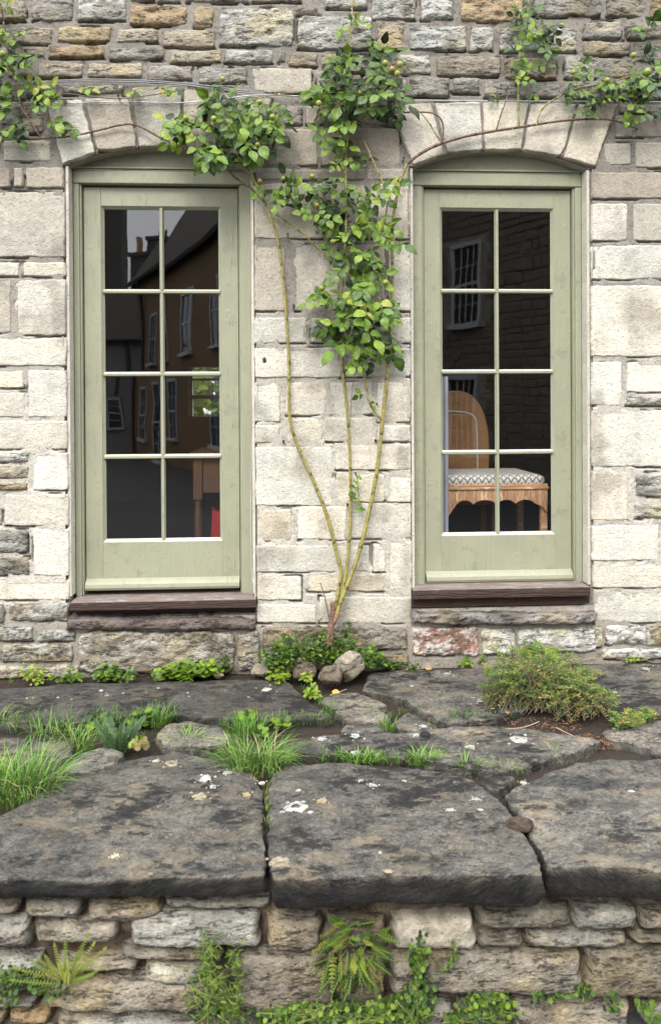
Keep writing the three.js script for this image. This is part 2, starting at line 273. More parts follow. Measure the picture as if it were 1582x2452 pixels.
// upper rubble courses
stones([[-40, -4, 65, 54, 'b'], [75, -6, 176, 54, 'g'], [187, -6, 303, 52, 'w'], [312, 12, 449, 64, 'o'], [462, 14, 513, 69, 'o'], [525, 19, 703, 113, 'w'], [311, -34, 372, 5, 'g'], [378, -36, 436, 9, 'w'], [444, -36, 596, 9, 'g'], [602, -36, 722, 7, 'b'], [708, 18, 756, 40, 'b'], [711, 38, 891, 121, 'w'],
  [-40, -60, 90, -14, 'b'], [96, -60, 300, -14, 'g'], [730, -60, 900, -18, 'w'], [905, -60, 1095, -12, 'g'], [1100, -70, 1270, -24, 'b'], [1280, -60, 1440, -18, 'g'], [1450, -60, 1640, -14, 'w']], 0, wall);
stones([[778, -12, 878, 23, 'w'], [889, -6, 996, 49, 'w'], [1006, -6, 1086, 51, 'w'], [1100, -16, 1253, 55, 'o'], [1264, -10, 1438, 43, 'g'], [1449, -6, 1545, 42, 'b'], [1554, -6, 1640, 46, 'o'],
  [901, 49, 968, 123, 'y'], [979, 61, 1117, 123, 'w'], [1124, 65, 1182, 124, 'w'], [1195, 66, 1380, 126, 'w'], [1394, 50, 1488, 94, 'g'], [1499, 56, 1640, 96, 'b'], [1391, 99, 1508, 136, 'b'], [1518, 106, 1640, 152, 'g'],
  [690, 126, 762, 163, 'b'], [768, 128, 828, 167, 'b'], [834, 131, 903, 176, 'g'], [910, 130, 1031, 181, 'w'], [1042, 133, 1198, 186, 'b'], [1206, 137, 1331, 192, 'b'], [1349, 134, 1433, 190, 'w'], [1442, 141, 1521, 190, 'g'], [1530, 158, 1640, 192, 'g']], 0, wall);
stones([[907, 188, 972, 232, 'g'], [980, 183, 1075, 234, 'g'], [1082, 186, 1148, 226, 'g'], [1158, 194, 1260, 236, 'g'], [1268, 199, 1342, 237, 'g'], [1350, 197, 1441, 240, 'g'], [1450, 197, 1530, 240, 'b'], [1538, 198, 1640, 242, 'g'],
  [-40, 62, 4, 109, 'b'], [12, 66, 128, 109, 'b'], [137, 64, 268, 103, 'y'], [279, 68, 381, 104, 'y'], [389, 71, 517, 115, 'y'], [-40, 114, 22, 142, 'b'], [30, 111, 108, 141, 'b'], [118, 108, 251, 141, 'o'], [262, 113, 396, 146, 'g'], [407, 119, 529, 154, 'y'], [537, 119, 655, 153, 'w'], [664, 124, 684, 153, 'g'],
  [-40, 148, 10, 189, 'g'], [18, 149, 82, 188, 'b'], [91, 149, 202, 188, 'b'], [211, 150, 345, 189, 'y'], [354, 156, 463, 196, 'g'], [473, 161, 592, 201, 'g'], [602, 162, 747, 224, 'p'], [756, 170, 826, 226, 'g'], [832, 182, 900, 232, 'g'],
  [-40, 196, 60, 240, 'g'], [66, 194, 142, 236, 'g'], [149, 203, 300, 228, 'g'], [447, 204, 560, 214, 'g']], 0, wall);
// arch stones
stones([[112, 246, 198, 240, 231, 366, 150, 396, 'c'], [202, 238, 311, 232, 329, 355, 234, 364, 'p'], [314, 210, 438, 206, 431, 352, 332, 355, 'p'], [441, 208, 560, 216, 536, 362, 434, 352, 'p'], [563, 220, 652, 240, 604, 396, 540, 364, 'p'],
  [934, 252, 1032, 248, 1063, 371, 986, 399, 'c'], [1036, 246, 1150, 245, 1156, 361, 1067, 370, 'c'], [1153, 245, 1264, 247, 1246, 361, 1159, 361, 'Y'], [1268, 248, 1380, 250, 1343, 376, 1250, 362, 'c'], [1384, 250, 1476, 250, 1424, 402, 1347, 378, 'Y']], 0, wall, { cell: .0085, proud: .012 }, 'voussoir');
// left of the left door
stones([[-40, 250, 48, 318, 'g'], [54, 250, 106, 322, 'g'], [-40, 328, 4, 390, 'p'], [10, 334, 124, 388, 'p'], [-40, 400, 26, 451, 't'], [33, 401, 58, 448, 'p'], [63, 399, 154, 451, 'p'], [-40, 458, 157, 617, 'p'], [-40, 626, 47, 663, 'c'], [54, 626, 159, 664, 'Y'],
  [-40, 669, 29, 798, 'p'], [35, 669, 160, 804, 'c'], [-40, 808, 161, 878, 'c'], [-40, 887, 59, 931, 'Y'], [-40, 939, 62, 1001, 'c'], [68, 886, 162, 1001, 'c'], [-40, 1006, 163, 1077, 'c'],
  [-40, 1083, 70, 1108, 'w'], [-40, 1113, 70, 1149, 'y'], [-40, 1154, 69, 1176, 'o'], [80, 1082, 165, 1175, 'C'], [12, 1182, 166, 1260, 'c'], [-40, 1182, 5, 1257, 'c'], [-40, 1267, 68, 1326, 'g'], [-40, 1332, 73, 1380, 'g'], [80, 1265, 167, 1380, 'C'], [-40, 1387, 167, 1438, 'c']], 0, wall);
stones([[20, 1444, 167, 1488, 'd'], [-40, 1444, 12, 1494, 'd'], [86, 1508, 182, 1538, 'd'], [-40, 1500, 80, 1536, 'd'], [4, 1542, 176, 1586, 'd'], [-40, 1542, -2, 1600, 'd'], [-40, 1592, 96, 1626, 'd'], [102, 1590, 190, 1624, 'd']], .006, wall, { soot: .5, lime: .4 });
// under the left door
stones([[188, 1512, 560, 1612, 'd'], [566, 1514, 622, 1606, 'd']], .02, wall, { rough: .008, wob: .012, corner: .12, lime: .3, mott: .35 });
// the pier between the doors
stones([[612, 402, 700, 433, 'p'], [705, 404, 872, 433, 't'], [877, 402, 976, 433, 'p'], [683, 252, 727, 302, 'g'], [636, 308, 761, 397, 'p'], [768, 306, 958, 397, 't'], [732, 252, 930, 300, 't'],
  [608, 438, 776, 573, 'p'], [788, 438, 879, 573, 'p'], [886, 440, 983, 573, 'c'], [608, 584, 684, 746, 'p'], [699, 584, 811, 746, 'p'], [818, 584, 921, 746, 'p'], [928, 584, 984, 746, 'c'],
  [608, 759, 734, 823, 'c'], [744, 761, 878, 823, 'p'], [885, 760, 984, 823, 'c'], [609, 832, 818, 906, 'c'], [825, 832, 984, 904, 'c'], [609, 914, 673, 1012, 'c'], [684, 914, 784, 996, 'c'], [790, 914, 893, 995, 'c'], [901, 914, 984, 1012, 'C'],
  [610, 1017, 671, 1063, 'c'], [686, 1001, 773, 1062, 'Y'], [776, 999, 893, 1060, 'c'], [903, 1017, 984, 1060, 'C'], [611, 1068, 797, 1212, 'C'], [802, 1064, 984, 1127, 'c'], [803, 1134, 921, 1204, 'Y'], [926, 1134, 985, 1204, 'C'],
  [620, 1219, 699, 1298, 'Y'], [712, 1211, 831, 1294, 'C'], [834, 1203, 985, 1291, 'c'], [613, 1305, 884, 1371, 'c'], [891, 1301, 924, 1371, 'C'], [931, 1297, 987, 1414, 'C'], [615, 1379, 723, 1439, 'c'], [734, 1373, 923, 1418, 'Y'], [614, 1445, 757, 1493, 'c'], [763, 1427, 985, 1494, 'c']], 0, wall);
stones([[628, 1502, 700, 1572, 'd'], [706, 1502, 818, 1576, 'd'], [825, 1502, 974, 1557, 'd'], [830, 1562, 978, 1592, 'd']], .006, wall, { soot: .4 });
// right of the right door
stones([[1482, 250, 1640, 272, 't'], [1470, 276, 1640, 330, 't'], [1444, 343, 1510, 397, 'p'], [1518, 340, 1640, 403, 'p'], [1414, 412, 1640, 477, 't'], [1414, 486, 1502, 578, 'c'], [1513, 487, 1640, 579, 'p'], [1414, 587, 1640, 670, 'c'], [1414, 682, 1640, 855, 'C'],
  [1414, 866, 1488, 973, 'C'], [1497, 866, 1640, 940, 'C'], [1497, 946, 1640, 973, 'w'], [1415, 982, 1640, 1119, 'C'], [1415, 1127, 1503, 1247, 'C'], [1518, 1131, 1640, 1191, 'w'], [1516, 1204, 1640, 1244, 'w'], [1416, 1257, 1576, 1344, 'C'], [1583, 1259, 1640, 1344, 'g'],
  [1418, 1352, 1640, 1409, 'c'], [1420, 1418, 1640, 1492, 'c']], 0, wall);
stones([[1447, 1498, 1640, 1546, 'd'], [1418, 1500, 1440, 1552, 'w'], [986, 1500, 1146, 1571, 'r'], [1150, 1502, 1232, 1568, 'w'], [1238, 1504, 1426, 1562, 'w'], [1440, 1552, 1640, 1580, 'd']], .004, wall, { rough: .009, wob: .009, lime: .72 });

{ // the same rubble and ashlar going on past the edges of the picture
  const r = rng(555), g = [], R4 = (x0, x1, y0, y1) => [V(x0, y1, 0), V(x1, y1, 0), V(x1, y0, 0), V(x0, y0, 0)];
  for (const [ax, bx, ay, by] of [[-2.58, 2.98, 3.4, 5.55], [1.945, 2.98, .02, 3.38], [-2.58, -1.6, .02, 3.38]]) for (let y = ay; y < by - .05;) { const pale = y < 2.1, h = Math.min(pale ? rr(.13, .3, r) : rr(.09, .17, r), by - y); for (let x = ax; x < bx - .05;) { const l = Math.min(pale ? rr(.25, .55, r) : rr(.16, .4, r), bx - x); const kk = pale ? pick(['c', 'C', 'p', 'c', 'w'], r) : pick(['g', 'b', 'w', 'g', 'y', 'o'], r), q = stoneGeo(R4(x + .008, x + l - .008, y + .008, y + h - .008), kk, { cell: .03 }); g.push(q); x += l; } y += h; }
  part(wall, 'outer_stones', merged(g), M.rub, null, 'stuff');
}
{ // lime mortar that fills the joints, in relief, shrunk away from some of the stones
  const cs = .0066, x0 = -1.75, x1 = 2.15, y0 = -.12, y1 = 3.45, nx = Math.round((x1 - x0) / cs), ny = Math.round((y1 - y0) / cs), pos = [], uv = [], col = [], idx = [], D = new Float32Array((nx + 1) * (ny + 1)).fill(1), below = new Uint8Array(D.length), at = new Int32Array(D.length).fill(-1);
  for (const q of wallStones) { // distance to the nearest stone outline, negative inside it
    const xs = q.map((p) => p.x), ys = q.map((p) => p.y), i0 = Math.max(0, Math.floor((Math.min(...xs) - .03 - x0) / cs)), i1 = Math.min(nx, Math.ceil((Math.max(...xs) + .03 - x0) / cs)), j0 = Math.max(0, Math.floor((Math.min(...ys) - .03 - y0) / cs)), j1 = Math.min(ny, Math.ceil((Math.max(...ys) + .03 - y0) / cs));
    for (let j = j0; j <= j1; j++) for (let i = i0; i <= i1; i++) { const x = x0 + i * cs, y = y0 + j * cs; let d = -9, side = 0; for (let k = 0; k < 4; k++) { const a = q[k], b = q[(k + 1) % 4], ex = b.x - a.x, ey = b.y - a.y, l = Math.hypot(ex, ey), s = (-(x - a.x) * ey + (y - a.y) * ex) / l; if (s > d) { d = s; side = k; } } const o = j * (nx + 1) + i; if (d < D[o]) { D[o] = d; below[o] = side === 2 ? 1 : 0; } }
  }
  const inside = (x, y) => DOORS.some((d) => x > d.ox0 - .01 && x < d.ox1 + .01 && y > d.base - .1 && y < d.archY(clamp(x, d.ox0, d.ox1)) + .01);
  const vert = (i, j) => {
    const o = j * (nx + 1) + i; if (at[o] >= 0) return at[o];
    const x = x0 + i * cs, y = y0 + j * cs, n = fbm3(x * 13, y * 13, 5, 3), n2 = fbm3(x * 40, y * 40, 8, 2), d = D[o], lowly = 1 - ss(y, 1.9, 2.4), cr = ss(fbm3(x * 6, y * 6, 17, 3) + (below[o] ? .2 : -.02) - .07 * lowly, .11, .22) * (1 - ss(d, .002, .0075));
    pos.push(x, y, .002 * lowly - .006 * ss(n, .05, .5) + .0025 * n2 - .017 * cr); uv.push(x, y);
    const up = ss(y, .95, 2.15), low = 1 - ss(y, .12, .42), v = (1 + .25 * fbm3(x * 4, y * 4, 3, 3)) * (1 - .6 * cr);
    col.push(lerp(lerp(.70, .33, up), .42, low) * v, lerp(lerp(.665, .305, up), .385, low) * v, lerp(lerp(.585, .27, up), .33, low) * v);
    return at[o] = pos.length / 3 - 1;
  };
  for (let j = 0; j < ny; j++) for (let i = 0; i < nx; i++) {
    const o = j * (nx + 1) + i; if (Math.max(D[o], D[o + 1], D[o + nx + 1], D[o + nx + 2]) < -.014 || inside(x0 + (i + .5) * cs, y0 + (j + .5) * cs)) continue;
    const a = vert(i, j), b = vert(i + 1, j), c = vert(i, j + 1), e = vert(i + 1, j + 1); idx.push(a, b, c, b, e, c);
  }
  part(wall, 'mortar', geoFrom(pos, idx, uv, col), M.mort);
}

// ---------------------------------------------------------------- glazed doors
function makeDoor(d, i) {
  const door = new THREE.Group(); door.name = 'glazed_door'; house.add(door); bases.set(door, V(0, 0, 0)); door.userData.label = i ? 'right green glazed door with a cushioned seat behind its panes' : 'left green glazed door reflecting an ochre house and sky';
  const zf = -.1, zb = -.145, sub = (n, g, m = M.paint) => part(door, n, g, m);
  // reveal: plaster strips at the sides and under the arch
  sub('reveal', merged([rbox(d.ox0 - .002, d.ox0 + .012, d.base, d.ys + .004, -.11, -.007, .002), rbox(d.ox1 - .012, d.ox1 + .002, d.base, d.ys + .004, -.11, -.007, .002)]), M.plaster);
  // frame: jambs, head, curved board over it
  const jx0 = d.ox0 + .013, jx1 = d.ox1 - .013, hy = d.y1 + .008, jf = -.068;
  sub('jamb', merged([rbox(jx0, d.x0 - .012, d.y0 - .022, hy, -.16, jf, .006), rbox(d.x0 - .0125, d.x0 - .004, d.y0 - .02, hy, -.16, jf - .012, .002)]));
  sub('jamb', merged([rbox(d.x1 + .012, jx1, d.y0 - .022, hy, -.16, jf, .006), rbox(d.x1 + .004, d.x1 + .0125, d.y0 - .02, hy, -.16, jf - .012, .002)]));
  sub('head', merged([rbox(jx0, jx1, hy + .001, hy + .062, -.16, jf + .002, .005), rbox(jx0 + .002, jx1 - .002, hy + .0625, hy + .072, -.16, jf - .006, .003), rbox(jx0, jx1, hy + .0725, hy + .082, -.16, jf + .003, .003)]));
  { const s = new THREE.Shape(), y = hy + .0825; s.moveTo(jx0, y); s.lineTo(jx1, y); for (let k = 0; k <= 20; k++) { const x = lerp(jx1, jx0, k / 20); s.lineTo(x, Math.max(y + .004, d.archY(x, .006))); }
    const g = new THREE.ExtrudeGeometry(s, { depth: .06, bevelEnabled: false }); g.translate(0, 0, -.14); sub('arched_board', boxUV(g, i, 2)); }
  // leaf: stiles, rails, bars, panes
  const sl = .094, sr = .096, rt = .102, rb = .245, gx0 = d.x0 + sl, gx1 = d.x1 - sr, gy0 = d.y0 + rb, gy1 = d.y1 - rt, bev = .011, gz = -.118;
  sub('stile', rbox(d.x0, gx0 - bev, d.y0, d.y1, zb, zf, .003)); sub('stile', rbox(gx1 + bev, d.x1, d.y0, d.y1, zb, zf, .003));
  sub('top_rail', rbox(gx0 - bev - .0005, gx1 + bev + .0005, gy1 + bev, d.y1 - .0005, zb, zf - .0012, .002));
  sub('bottom_rail', rbox(gx0 - bev - .0005, gx1 + bev + .0005, d.y0 + .001, gy0 - bev, zb, zf - .0016, .002));
  // slanting putty edge all round the glass
  const tri = (a, b) => [[a, zf - .003], [b, gz], [a, gz]];
  sub('putty_edge', merged([prism(tri(gx0 - bev, gx0 + .002), gy0 - bev, gy1 + bev, 'y'), prism(tri(gx1 + bev, gx1 - .002), gy0 - bev, gy1 + bev, 'y'), prism(tri(gy1 + bev, gy1 - .002), gx0 - bev, gx1 + bev, 'x')]));
  sub('putty_ledge', prism(tri(gy0 - bev, gy0 + .003), gx0 - bev, gx1 + bev, 'x'), M.puttyLit);
  const xm = (gx0 + gx1) / 2, bar = (c, f, k) => [[c - f, zf - .003], [c + f, zf - .003], [c + k, gz], [c - k, gz]];
  const ys = [0, 1, 2, 3, 4].map((k) => lerp(gy1, gy0, k / 4));
  for (let k = 0; k < 4; k++) sub('glazing_bar', prism(bar(xm, .0055, .0115), ys[k + 1] + (k < 3 ? .0075 : -.004), ys[k] - (k ? .0075 : -.004), 'y'));
  for (let k = 1; k < 4; k++) { sub('glazing_bar', merged([prism([[ys[k] - .006, zf - .002], [ys[k] + .004, zf - .002], [ys[k] + .004, gz], [ys[k] - .0105, gz]], gx0 - .006, gx1 + .006, 'x')]), M.paint); sub('putty_ledge', prism([[ys[k] + .0041, zf - .005], [ys[k] + .0125, gz], [ys[k] + .0041, gz]], gx0 - .004, gx1 + .004, 'x'), M.puttyLit); }
  const t = rng(5 + i);
  for (let k = 0; k < 4; k++) for (let c = 0; c < 2; c++) {
    const a = c ? xm : gx0, b = c ? gx1 : xm, g = new THREE.PlaneGeometry(b - a - .006, ys[k] - ys[k + 1] - .006, 7, 10); { const p = g.attributes.position, s = k * 5 + c * 3 + i * 11; for (let q = 0; q < p.count; q++) p.setZ(q, .0002 * N3(p.getX(q) * 7, p.getY(q) * 6, s)); g.computeVertexNormals(); } g.rotateY((t() - .5) * .009); g.rotateX((t() - .5) * .007); g.translate((a + b) / 2, (ys[k] + ys[k + 1]) / 2, gz - .001);
    sub('pane', g, M.glass);
  }
  // weather board on the bottom rail
  sub('weather_board', prism([[d.y0 + .006, zf], [d.y0 + .006, zf + .026], [d.y0 + .018, zf + .032], [d.y0 + .034, zf + .03], [d.y0 + .046, zf + .018], [d.y0 + .056, zf + .003], [d.y0 + .058, zf]], d.x0 + .002, d.x1 - .002, 'x'));
  return door;
}
DOORS.forEach(makeDoor);
// weathered wooden sills and the worn stone sills under them
function lumpSill(u0, u1, v0, v1, k, z0, parent, o) { part(parent, 'stone_sill', stoneGeo(quad(u0, v0, u1, v1, z0), k, o), M.rub); }
{
  const L = DOORS[0], Rr = DOORS[1];
  const yl = Yv(1439, .05, 390), yl2 = Yv(1460, .05, 390), xl0 = X(167, .05, 1440), xl1 = X(613, .05, 1440);
  part(house, 'wooden_sill', wornTop(rbox(xl0, xl1, yl2, yl, -.17, .05, .005, 2)), M.sill);
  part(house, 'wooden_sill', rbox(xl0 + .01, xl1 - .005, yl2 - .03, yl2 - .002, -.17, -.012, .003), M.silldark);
  const yr = Yv(1409, .05, 1200), yr2 = Yv(1432, .05, 1200), xr0 = X(988, .05, 1420), xr1 = X(1413, .05, 1420);
  part(house, 'wooden_sill', wornTop(rbox(xr0, xr1, yr2, yr, -.17, .05, .005, 2)), M.sill);
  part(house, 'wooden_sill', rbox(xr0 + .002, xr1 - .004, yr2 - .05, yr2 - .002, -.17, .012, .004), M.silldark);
  KIND.s = [[.19, .155, .14], .008, 'rub']; KIND.S = [[.33, .29, .26], .012, 'rub'];
  lumpSill(160, 614, 1473, 1509, 's', .0, wall, { proud: .04, sink: .05, round: .02, rough: .012, wob: .012, pillow: .004 });
  lumpSill(985, 1424, 1461, 1497, 'S', .0, wall, { proud: .04, sink: .05, round: .02, rough: .018, wob: .014, soot: .8 });
}
// cables, wires and nails on the wall
const pts = (a, z = .02) => a.map(([u, v, zz]) => W(u, v, zz ?? z));
function wires(name, list, r, mat, label, cat) { solo(name, merged(list.map((a) => tube(pts(a, .022), r, r, 6, .03))), mat, label, cat); }
wires('cable', [[[-30, 210], [40, 203], [140, 196], [240, 195], [400, 200], [500, 211], [600, 223], [716, 231]], [[130, 193], [240, 190], [400, 196], [500, 206], [560, 214], [600, 219]]], .0032, M.cable, 'grey twin cable sagging across the rubble above the left arch', 'cable');
wires('training_wire', [[[-30, 244], [60, 246], [120, 248], [290, 243], [360, 245], [434, 246], [520, 238], [610, 228], [715, 230], [850, 238], [975, 240], [1130, 241], [1300, 242], [1450, 243], [1640, 245]]], .0026, M.wire, 'thin silvery wire strung straight across the wall over both arches', 'wire');
wires('door_cable', [[[604, 640, -.03], [603, 830, -.03], [605, 940, -.02], [604, 1050, -.03], [601, 1180, -.03], [601, 1300, -.02], [603, 1370, -.02], [612, 1430, .01]]], .0028, M.wire, 'thin grey cable running down the right jamb of the left door', 'cable');
for (const [u, v] of [[689, 568], [951, 733], [703, 737], [679, 1058], [897, 1056], [830, 1208], [963, 388], [288, 240]]) {
  const p = W(u, v, 0), g = new THREE.CylinderGeometry(.0035, .0035, .045, 7); g.rotateX(PI / 2 + .25); const h = new THREE.CylinderGeometry(.006, .006, .003, 8); h.rotateX(PI / 2 + .25); h.translate(0, .0055, .022);
  const m = merged([g, h]); m.translate(p.x, p.y, .018); part(house, 'vine_nail', m, M.iron);
}
{ const p = W(633, 862, .004), g = new THREE.SphereGeometry(.011, 10, 8); g.scale(.8, 1.2, .3); g.translate(p.x, p.y, .006); part(house, 'bolt_hole', g, M.iron); }

// ================================================================ terrace: earth, flagstones, retaining wall
const STREET = -.5;
solo('street', boxUV(new THREE.PlaneGeometry(160, 160).rotateX(-PI / 2).translate(0, STREET, 40)), M.road, 'grey asphalt street in front of the low wall', 'street', null, 'structure');
const terrace = thing('terrace', 'raised terrace of old flagstones with weeds in its joints', 'terrace', V(0, 0, 0), null, 'structure');
{
  const x0 = -2.4, x1 = 2.8, z0 = -.05, z1 = 1.47, cs = .016, nx = Math.round((x1 - x0) / cs), nz = Math.round((z1 - z0) / cs), pos = [], uv = [], idx = [];
  for (let j = 0; j <= nz; j++) for (let i = 0; i <= nx; i++) { const x = x0 + i * cs, z = z0 + j * cs; pos.push(x, -.034 + .014 * fbm3(x * 9, z * 9, 2, 4) + .05 * Math.pow(cl(1 - (z - .02) / .1), 2) * (.6 + .7 * N3(x * 6, 1, 2)) * .6, z); uv.push(x, z); }
  for (let j = 0; j < nz; j++) for (let i = 0; i < nx; i++) { const a = j * (nx + 1) + i, b = a + nx + 1; idx.push(a, b, a + 1, a + 1, b, b + 1); }
  part(terrace, 'earth', geoFrom(pos, idx, uv), M.soil);
}
let slabSeed = 3;
function makeSlab(parent, poly, o = {}) {
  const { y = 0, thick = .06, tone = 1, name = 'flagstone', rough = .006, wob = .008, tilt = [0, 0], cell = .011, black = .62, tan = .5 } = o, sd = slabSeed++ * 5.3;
  const P = poly.map(([u, v]) => { const p = G(u, v, y); return V(p.x, 0, p.z); }), curve = new THREE.CatmullRomCurve3(P, true, 'catmullrom', .1), L = curve.getLength(), n = clamp(Math.round(L / cell), 40, 330);
  const out = curve.getSpacedPoints(n).slice(0, n), c = V(0, 0, 0); for (const p of out) c.add(p); c.multiplyScalar(1 / n);
  for (const p of out) { const d = p.clone().sub(c).normalize(), w = wob * (1.3 * N3(p.x * 16, p.z * 16, sd) + .8 * N3(p.x * 50, p.z * 50, sd)); p.addScaledVector(d, w); }
  const top = (x, z) => y + (x - c.x) * tilt[0] + (z - c.z) * tilt[1] + rough * (1.5 * fbm3(x * 4, z * 5, sd, 3) + .9 * (ridge(x * 6, z * 9, sd + 4, 4) - .55));
  const rings = [[.012, -thick], [.002, -thick * .86], [-.002, -thick * .6], [.001, -thick * .36], [.002, -thick * .2], [.0035, -.005], [.0035, -.005], [.010, -.0012], [.026, 0]], maxR = Math.max(...out.map((p) => p.distanceTo(c))), k = clamp(Math.round(maxR / (cell * 1.15)), 6, 60);
  const pos = [], uv = [], col = [], idx = [], ou = (sd * 1.37) % 5, ov = (sd * .77) % 5; let rows = 0;
  const put = (x, yy, z, u, v, edge) => {
    pos.push(x, yy, z); uv.push(u + ou, v + ov);
    const a = fbm3(x * 3, z * 4, sd + 2, 4), b = fbm3(x * 7, z * 10, sd + 8, 4), t = ss(a * .6 + b * .9 + .4 * N3(x * 60, z * 80, sd), .02, .36) * tan, dk = ss(-b - a * .5 + .3 * N3(x * 50, z * 70, sd + 3), .08, .4) * .5, w = tone * (1 - dk) * (1 + .2 * a) * lerp(1, black, edge);  // slab sides darker: black crust, with some shade painted in
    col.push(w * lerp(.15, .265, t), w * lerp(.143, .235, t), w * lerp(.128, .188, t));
  };
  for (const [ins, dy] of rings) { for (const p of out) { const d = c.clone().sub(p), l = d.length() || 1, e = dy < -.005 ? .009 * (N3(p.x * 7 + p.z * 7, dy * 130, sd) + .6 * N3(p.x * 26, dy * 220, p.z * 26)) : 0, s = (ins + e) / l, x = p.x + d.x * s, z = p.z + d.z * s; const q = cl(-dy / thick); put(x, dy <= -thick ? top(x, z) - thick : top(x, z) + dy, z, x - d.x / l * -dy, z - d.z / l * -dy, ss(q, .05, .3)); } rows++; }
  for (let r = 1; r <= k; r++) { for (const p of out) { const d = c.clone().sub(p), l = d.length() || 1, i0 = .026 / l, s = lerp(i0, 1, Math.min(1, r / k)), x = p.x + d.x * s, z = p.z + d.z * s; put(x, top(x, z), z, x, z, 0); } rows++; }
  for (let r = 0; r < rows - 1; r++) if (r !== 5) for (let i = 0; i < n; i++) { const a = r * n + i, b = r * n + (i + 1) % n, d = a + n, e = b + n; idx.push(a, d, b, b, d, e); }
  let g = geoFrom(pos, idx, uv, col);
  { const nn = g.attributes.normal; let s = 0; for (let i = rows - 3; i < rows - 1; i++) for (let j = 0; j < n; j++) s += nn.getY(i * n + j); if (s < 0) { g.index.array.reverse(); g.computeVertexNormals(); } }
  return { mesh: part(parent, name, g, M.slab), top };
}
M.lichen = std({ color: C(.5, .49, .45), map: T_RUB.map, bumpMap: T_RUB.bump, bumpScale: .006, roughness: 1 }); M.lichen2 = std({ color: C(.33, .27, .18), map: T_RUB.map, roughness: 1 });
function lichen(slab, u, v, rad0, mat = M.lichen, hole = false, sat = true) {
  const rad = rad0 * .84; if (sat && rad > .009) for (let k = 0; k < 4; k++) { const a = u + k * 1.7, f = rad0 * (1.1 + .6 * Math.abs(Math.sin(a * 3))) * 640; lichen(slab, u + Math.cos(a) * f * 1.2, v + Math.sin(a) * f * .5, rad0 * (.12 + .12 * Math.abs(Math.sin(a * 7))), mat, false, false); }        // a crust growing on a flagstone, following its relief
  const p = G(u, v, .004), n = 72, s = u * .37 + v, pos = [], uv = [], idx = [], rings = hole ? [.42, .6, .8, 1] : [0, .4, .75, 1];
  rings.forEach((q, k) => { for (let i = 0; i < n; i++) { const a = i / n * 2 * PI, w = 1 + .4 * N3(Math.cos(a) * 1.2 + s, Math.sin(a) * 1.2, s) + .16 * N3(Math.cos(a) * 3.1 + s, Math.sin(a) * 3.1, s) + .2 * N3(Math.cos(a) * 8 + s, Math.sin(a) * 8, s), r = rad * w * q, x = p.x + r * Math.cos(a) * 1.15, z = p.z + r * Math.sin(a); pos.push(x, slab.top(x, z) + (k === 3 ? .0004 : .0024), z); uv.push(x * 2, z * 2); } });
  for (let k = 0; k < 3; k++) for (let i = 0; i < n; i++) { const a = k * n + i, b = k * n + (i + 1) % n; idx.push(a, b, a + n, b, b + n, a + n); }
  part(slab.mesh, 'lichen_patch', geoFrom(pos, idx, uv), mat);
}
// the back row, against the house
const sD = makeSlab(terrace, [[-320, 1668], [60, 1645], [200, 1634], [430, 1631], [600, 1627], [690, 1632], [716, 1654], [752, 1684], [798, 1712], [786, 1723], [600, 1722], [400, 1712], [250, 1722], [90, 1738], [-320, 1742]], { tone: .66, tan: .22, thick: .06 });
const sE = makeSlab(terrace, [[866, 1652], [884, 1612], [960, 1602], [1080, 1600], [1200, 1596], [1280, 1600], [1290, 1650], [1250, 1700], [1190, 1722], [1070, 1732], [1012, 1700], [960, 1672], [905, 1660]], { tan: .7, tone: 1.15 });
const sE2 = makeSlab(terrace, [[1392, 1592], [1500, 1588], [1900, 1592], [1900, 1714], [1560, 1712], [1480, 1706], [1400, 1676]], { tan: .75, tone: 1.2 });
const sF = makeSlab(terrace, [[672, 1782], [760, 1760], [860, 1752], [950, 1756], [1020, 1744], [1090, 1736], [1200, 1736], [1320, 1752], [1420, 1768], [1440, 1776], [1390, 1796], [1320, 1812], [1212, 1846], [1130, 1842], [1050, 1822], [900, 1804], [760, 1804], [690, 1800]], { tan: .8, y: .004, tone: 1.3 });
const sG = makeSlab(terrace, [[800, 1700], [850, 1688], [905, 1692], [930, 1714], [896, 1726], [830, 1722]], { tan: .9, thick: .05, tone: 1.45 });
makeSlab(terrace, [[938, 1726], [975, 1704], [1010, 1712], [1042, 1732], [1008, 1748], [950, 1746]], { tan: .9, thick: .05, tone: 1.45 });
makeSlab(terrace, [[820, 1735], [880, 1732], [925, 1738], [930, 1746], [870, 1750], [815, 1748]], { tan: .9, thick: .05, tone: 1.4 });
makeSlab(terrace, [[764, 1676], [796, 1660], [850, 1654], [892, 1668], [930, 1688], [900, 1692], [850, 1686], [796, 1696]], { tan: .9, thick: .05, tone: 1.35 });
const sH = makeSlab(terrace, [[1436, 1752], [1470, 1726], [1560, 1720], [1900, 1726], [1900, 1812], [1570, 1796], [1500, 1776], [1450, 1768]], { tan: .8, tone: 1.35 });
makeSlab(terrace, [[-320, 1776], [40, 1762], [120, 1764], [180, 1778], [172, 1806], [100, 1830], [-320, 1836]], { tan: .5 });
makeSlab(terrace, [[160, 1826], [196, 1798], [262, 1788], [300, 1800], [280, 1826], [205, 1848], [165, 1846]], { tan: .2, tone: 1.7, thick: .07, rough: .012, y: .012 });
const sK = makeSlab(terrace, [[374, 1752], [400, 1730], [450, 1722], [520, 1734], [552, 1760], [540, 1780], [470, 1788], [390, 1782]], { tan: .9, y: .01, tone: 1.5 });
makeSlab(terrace, [[1150, 1872], [1186, 1856], [1232, 1858], [1216, 1880], [1180, 1892]], { tan: .6, thick: .05 });
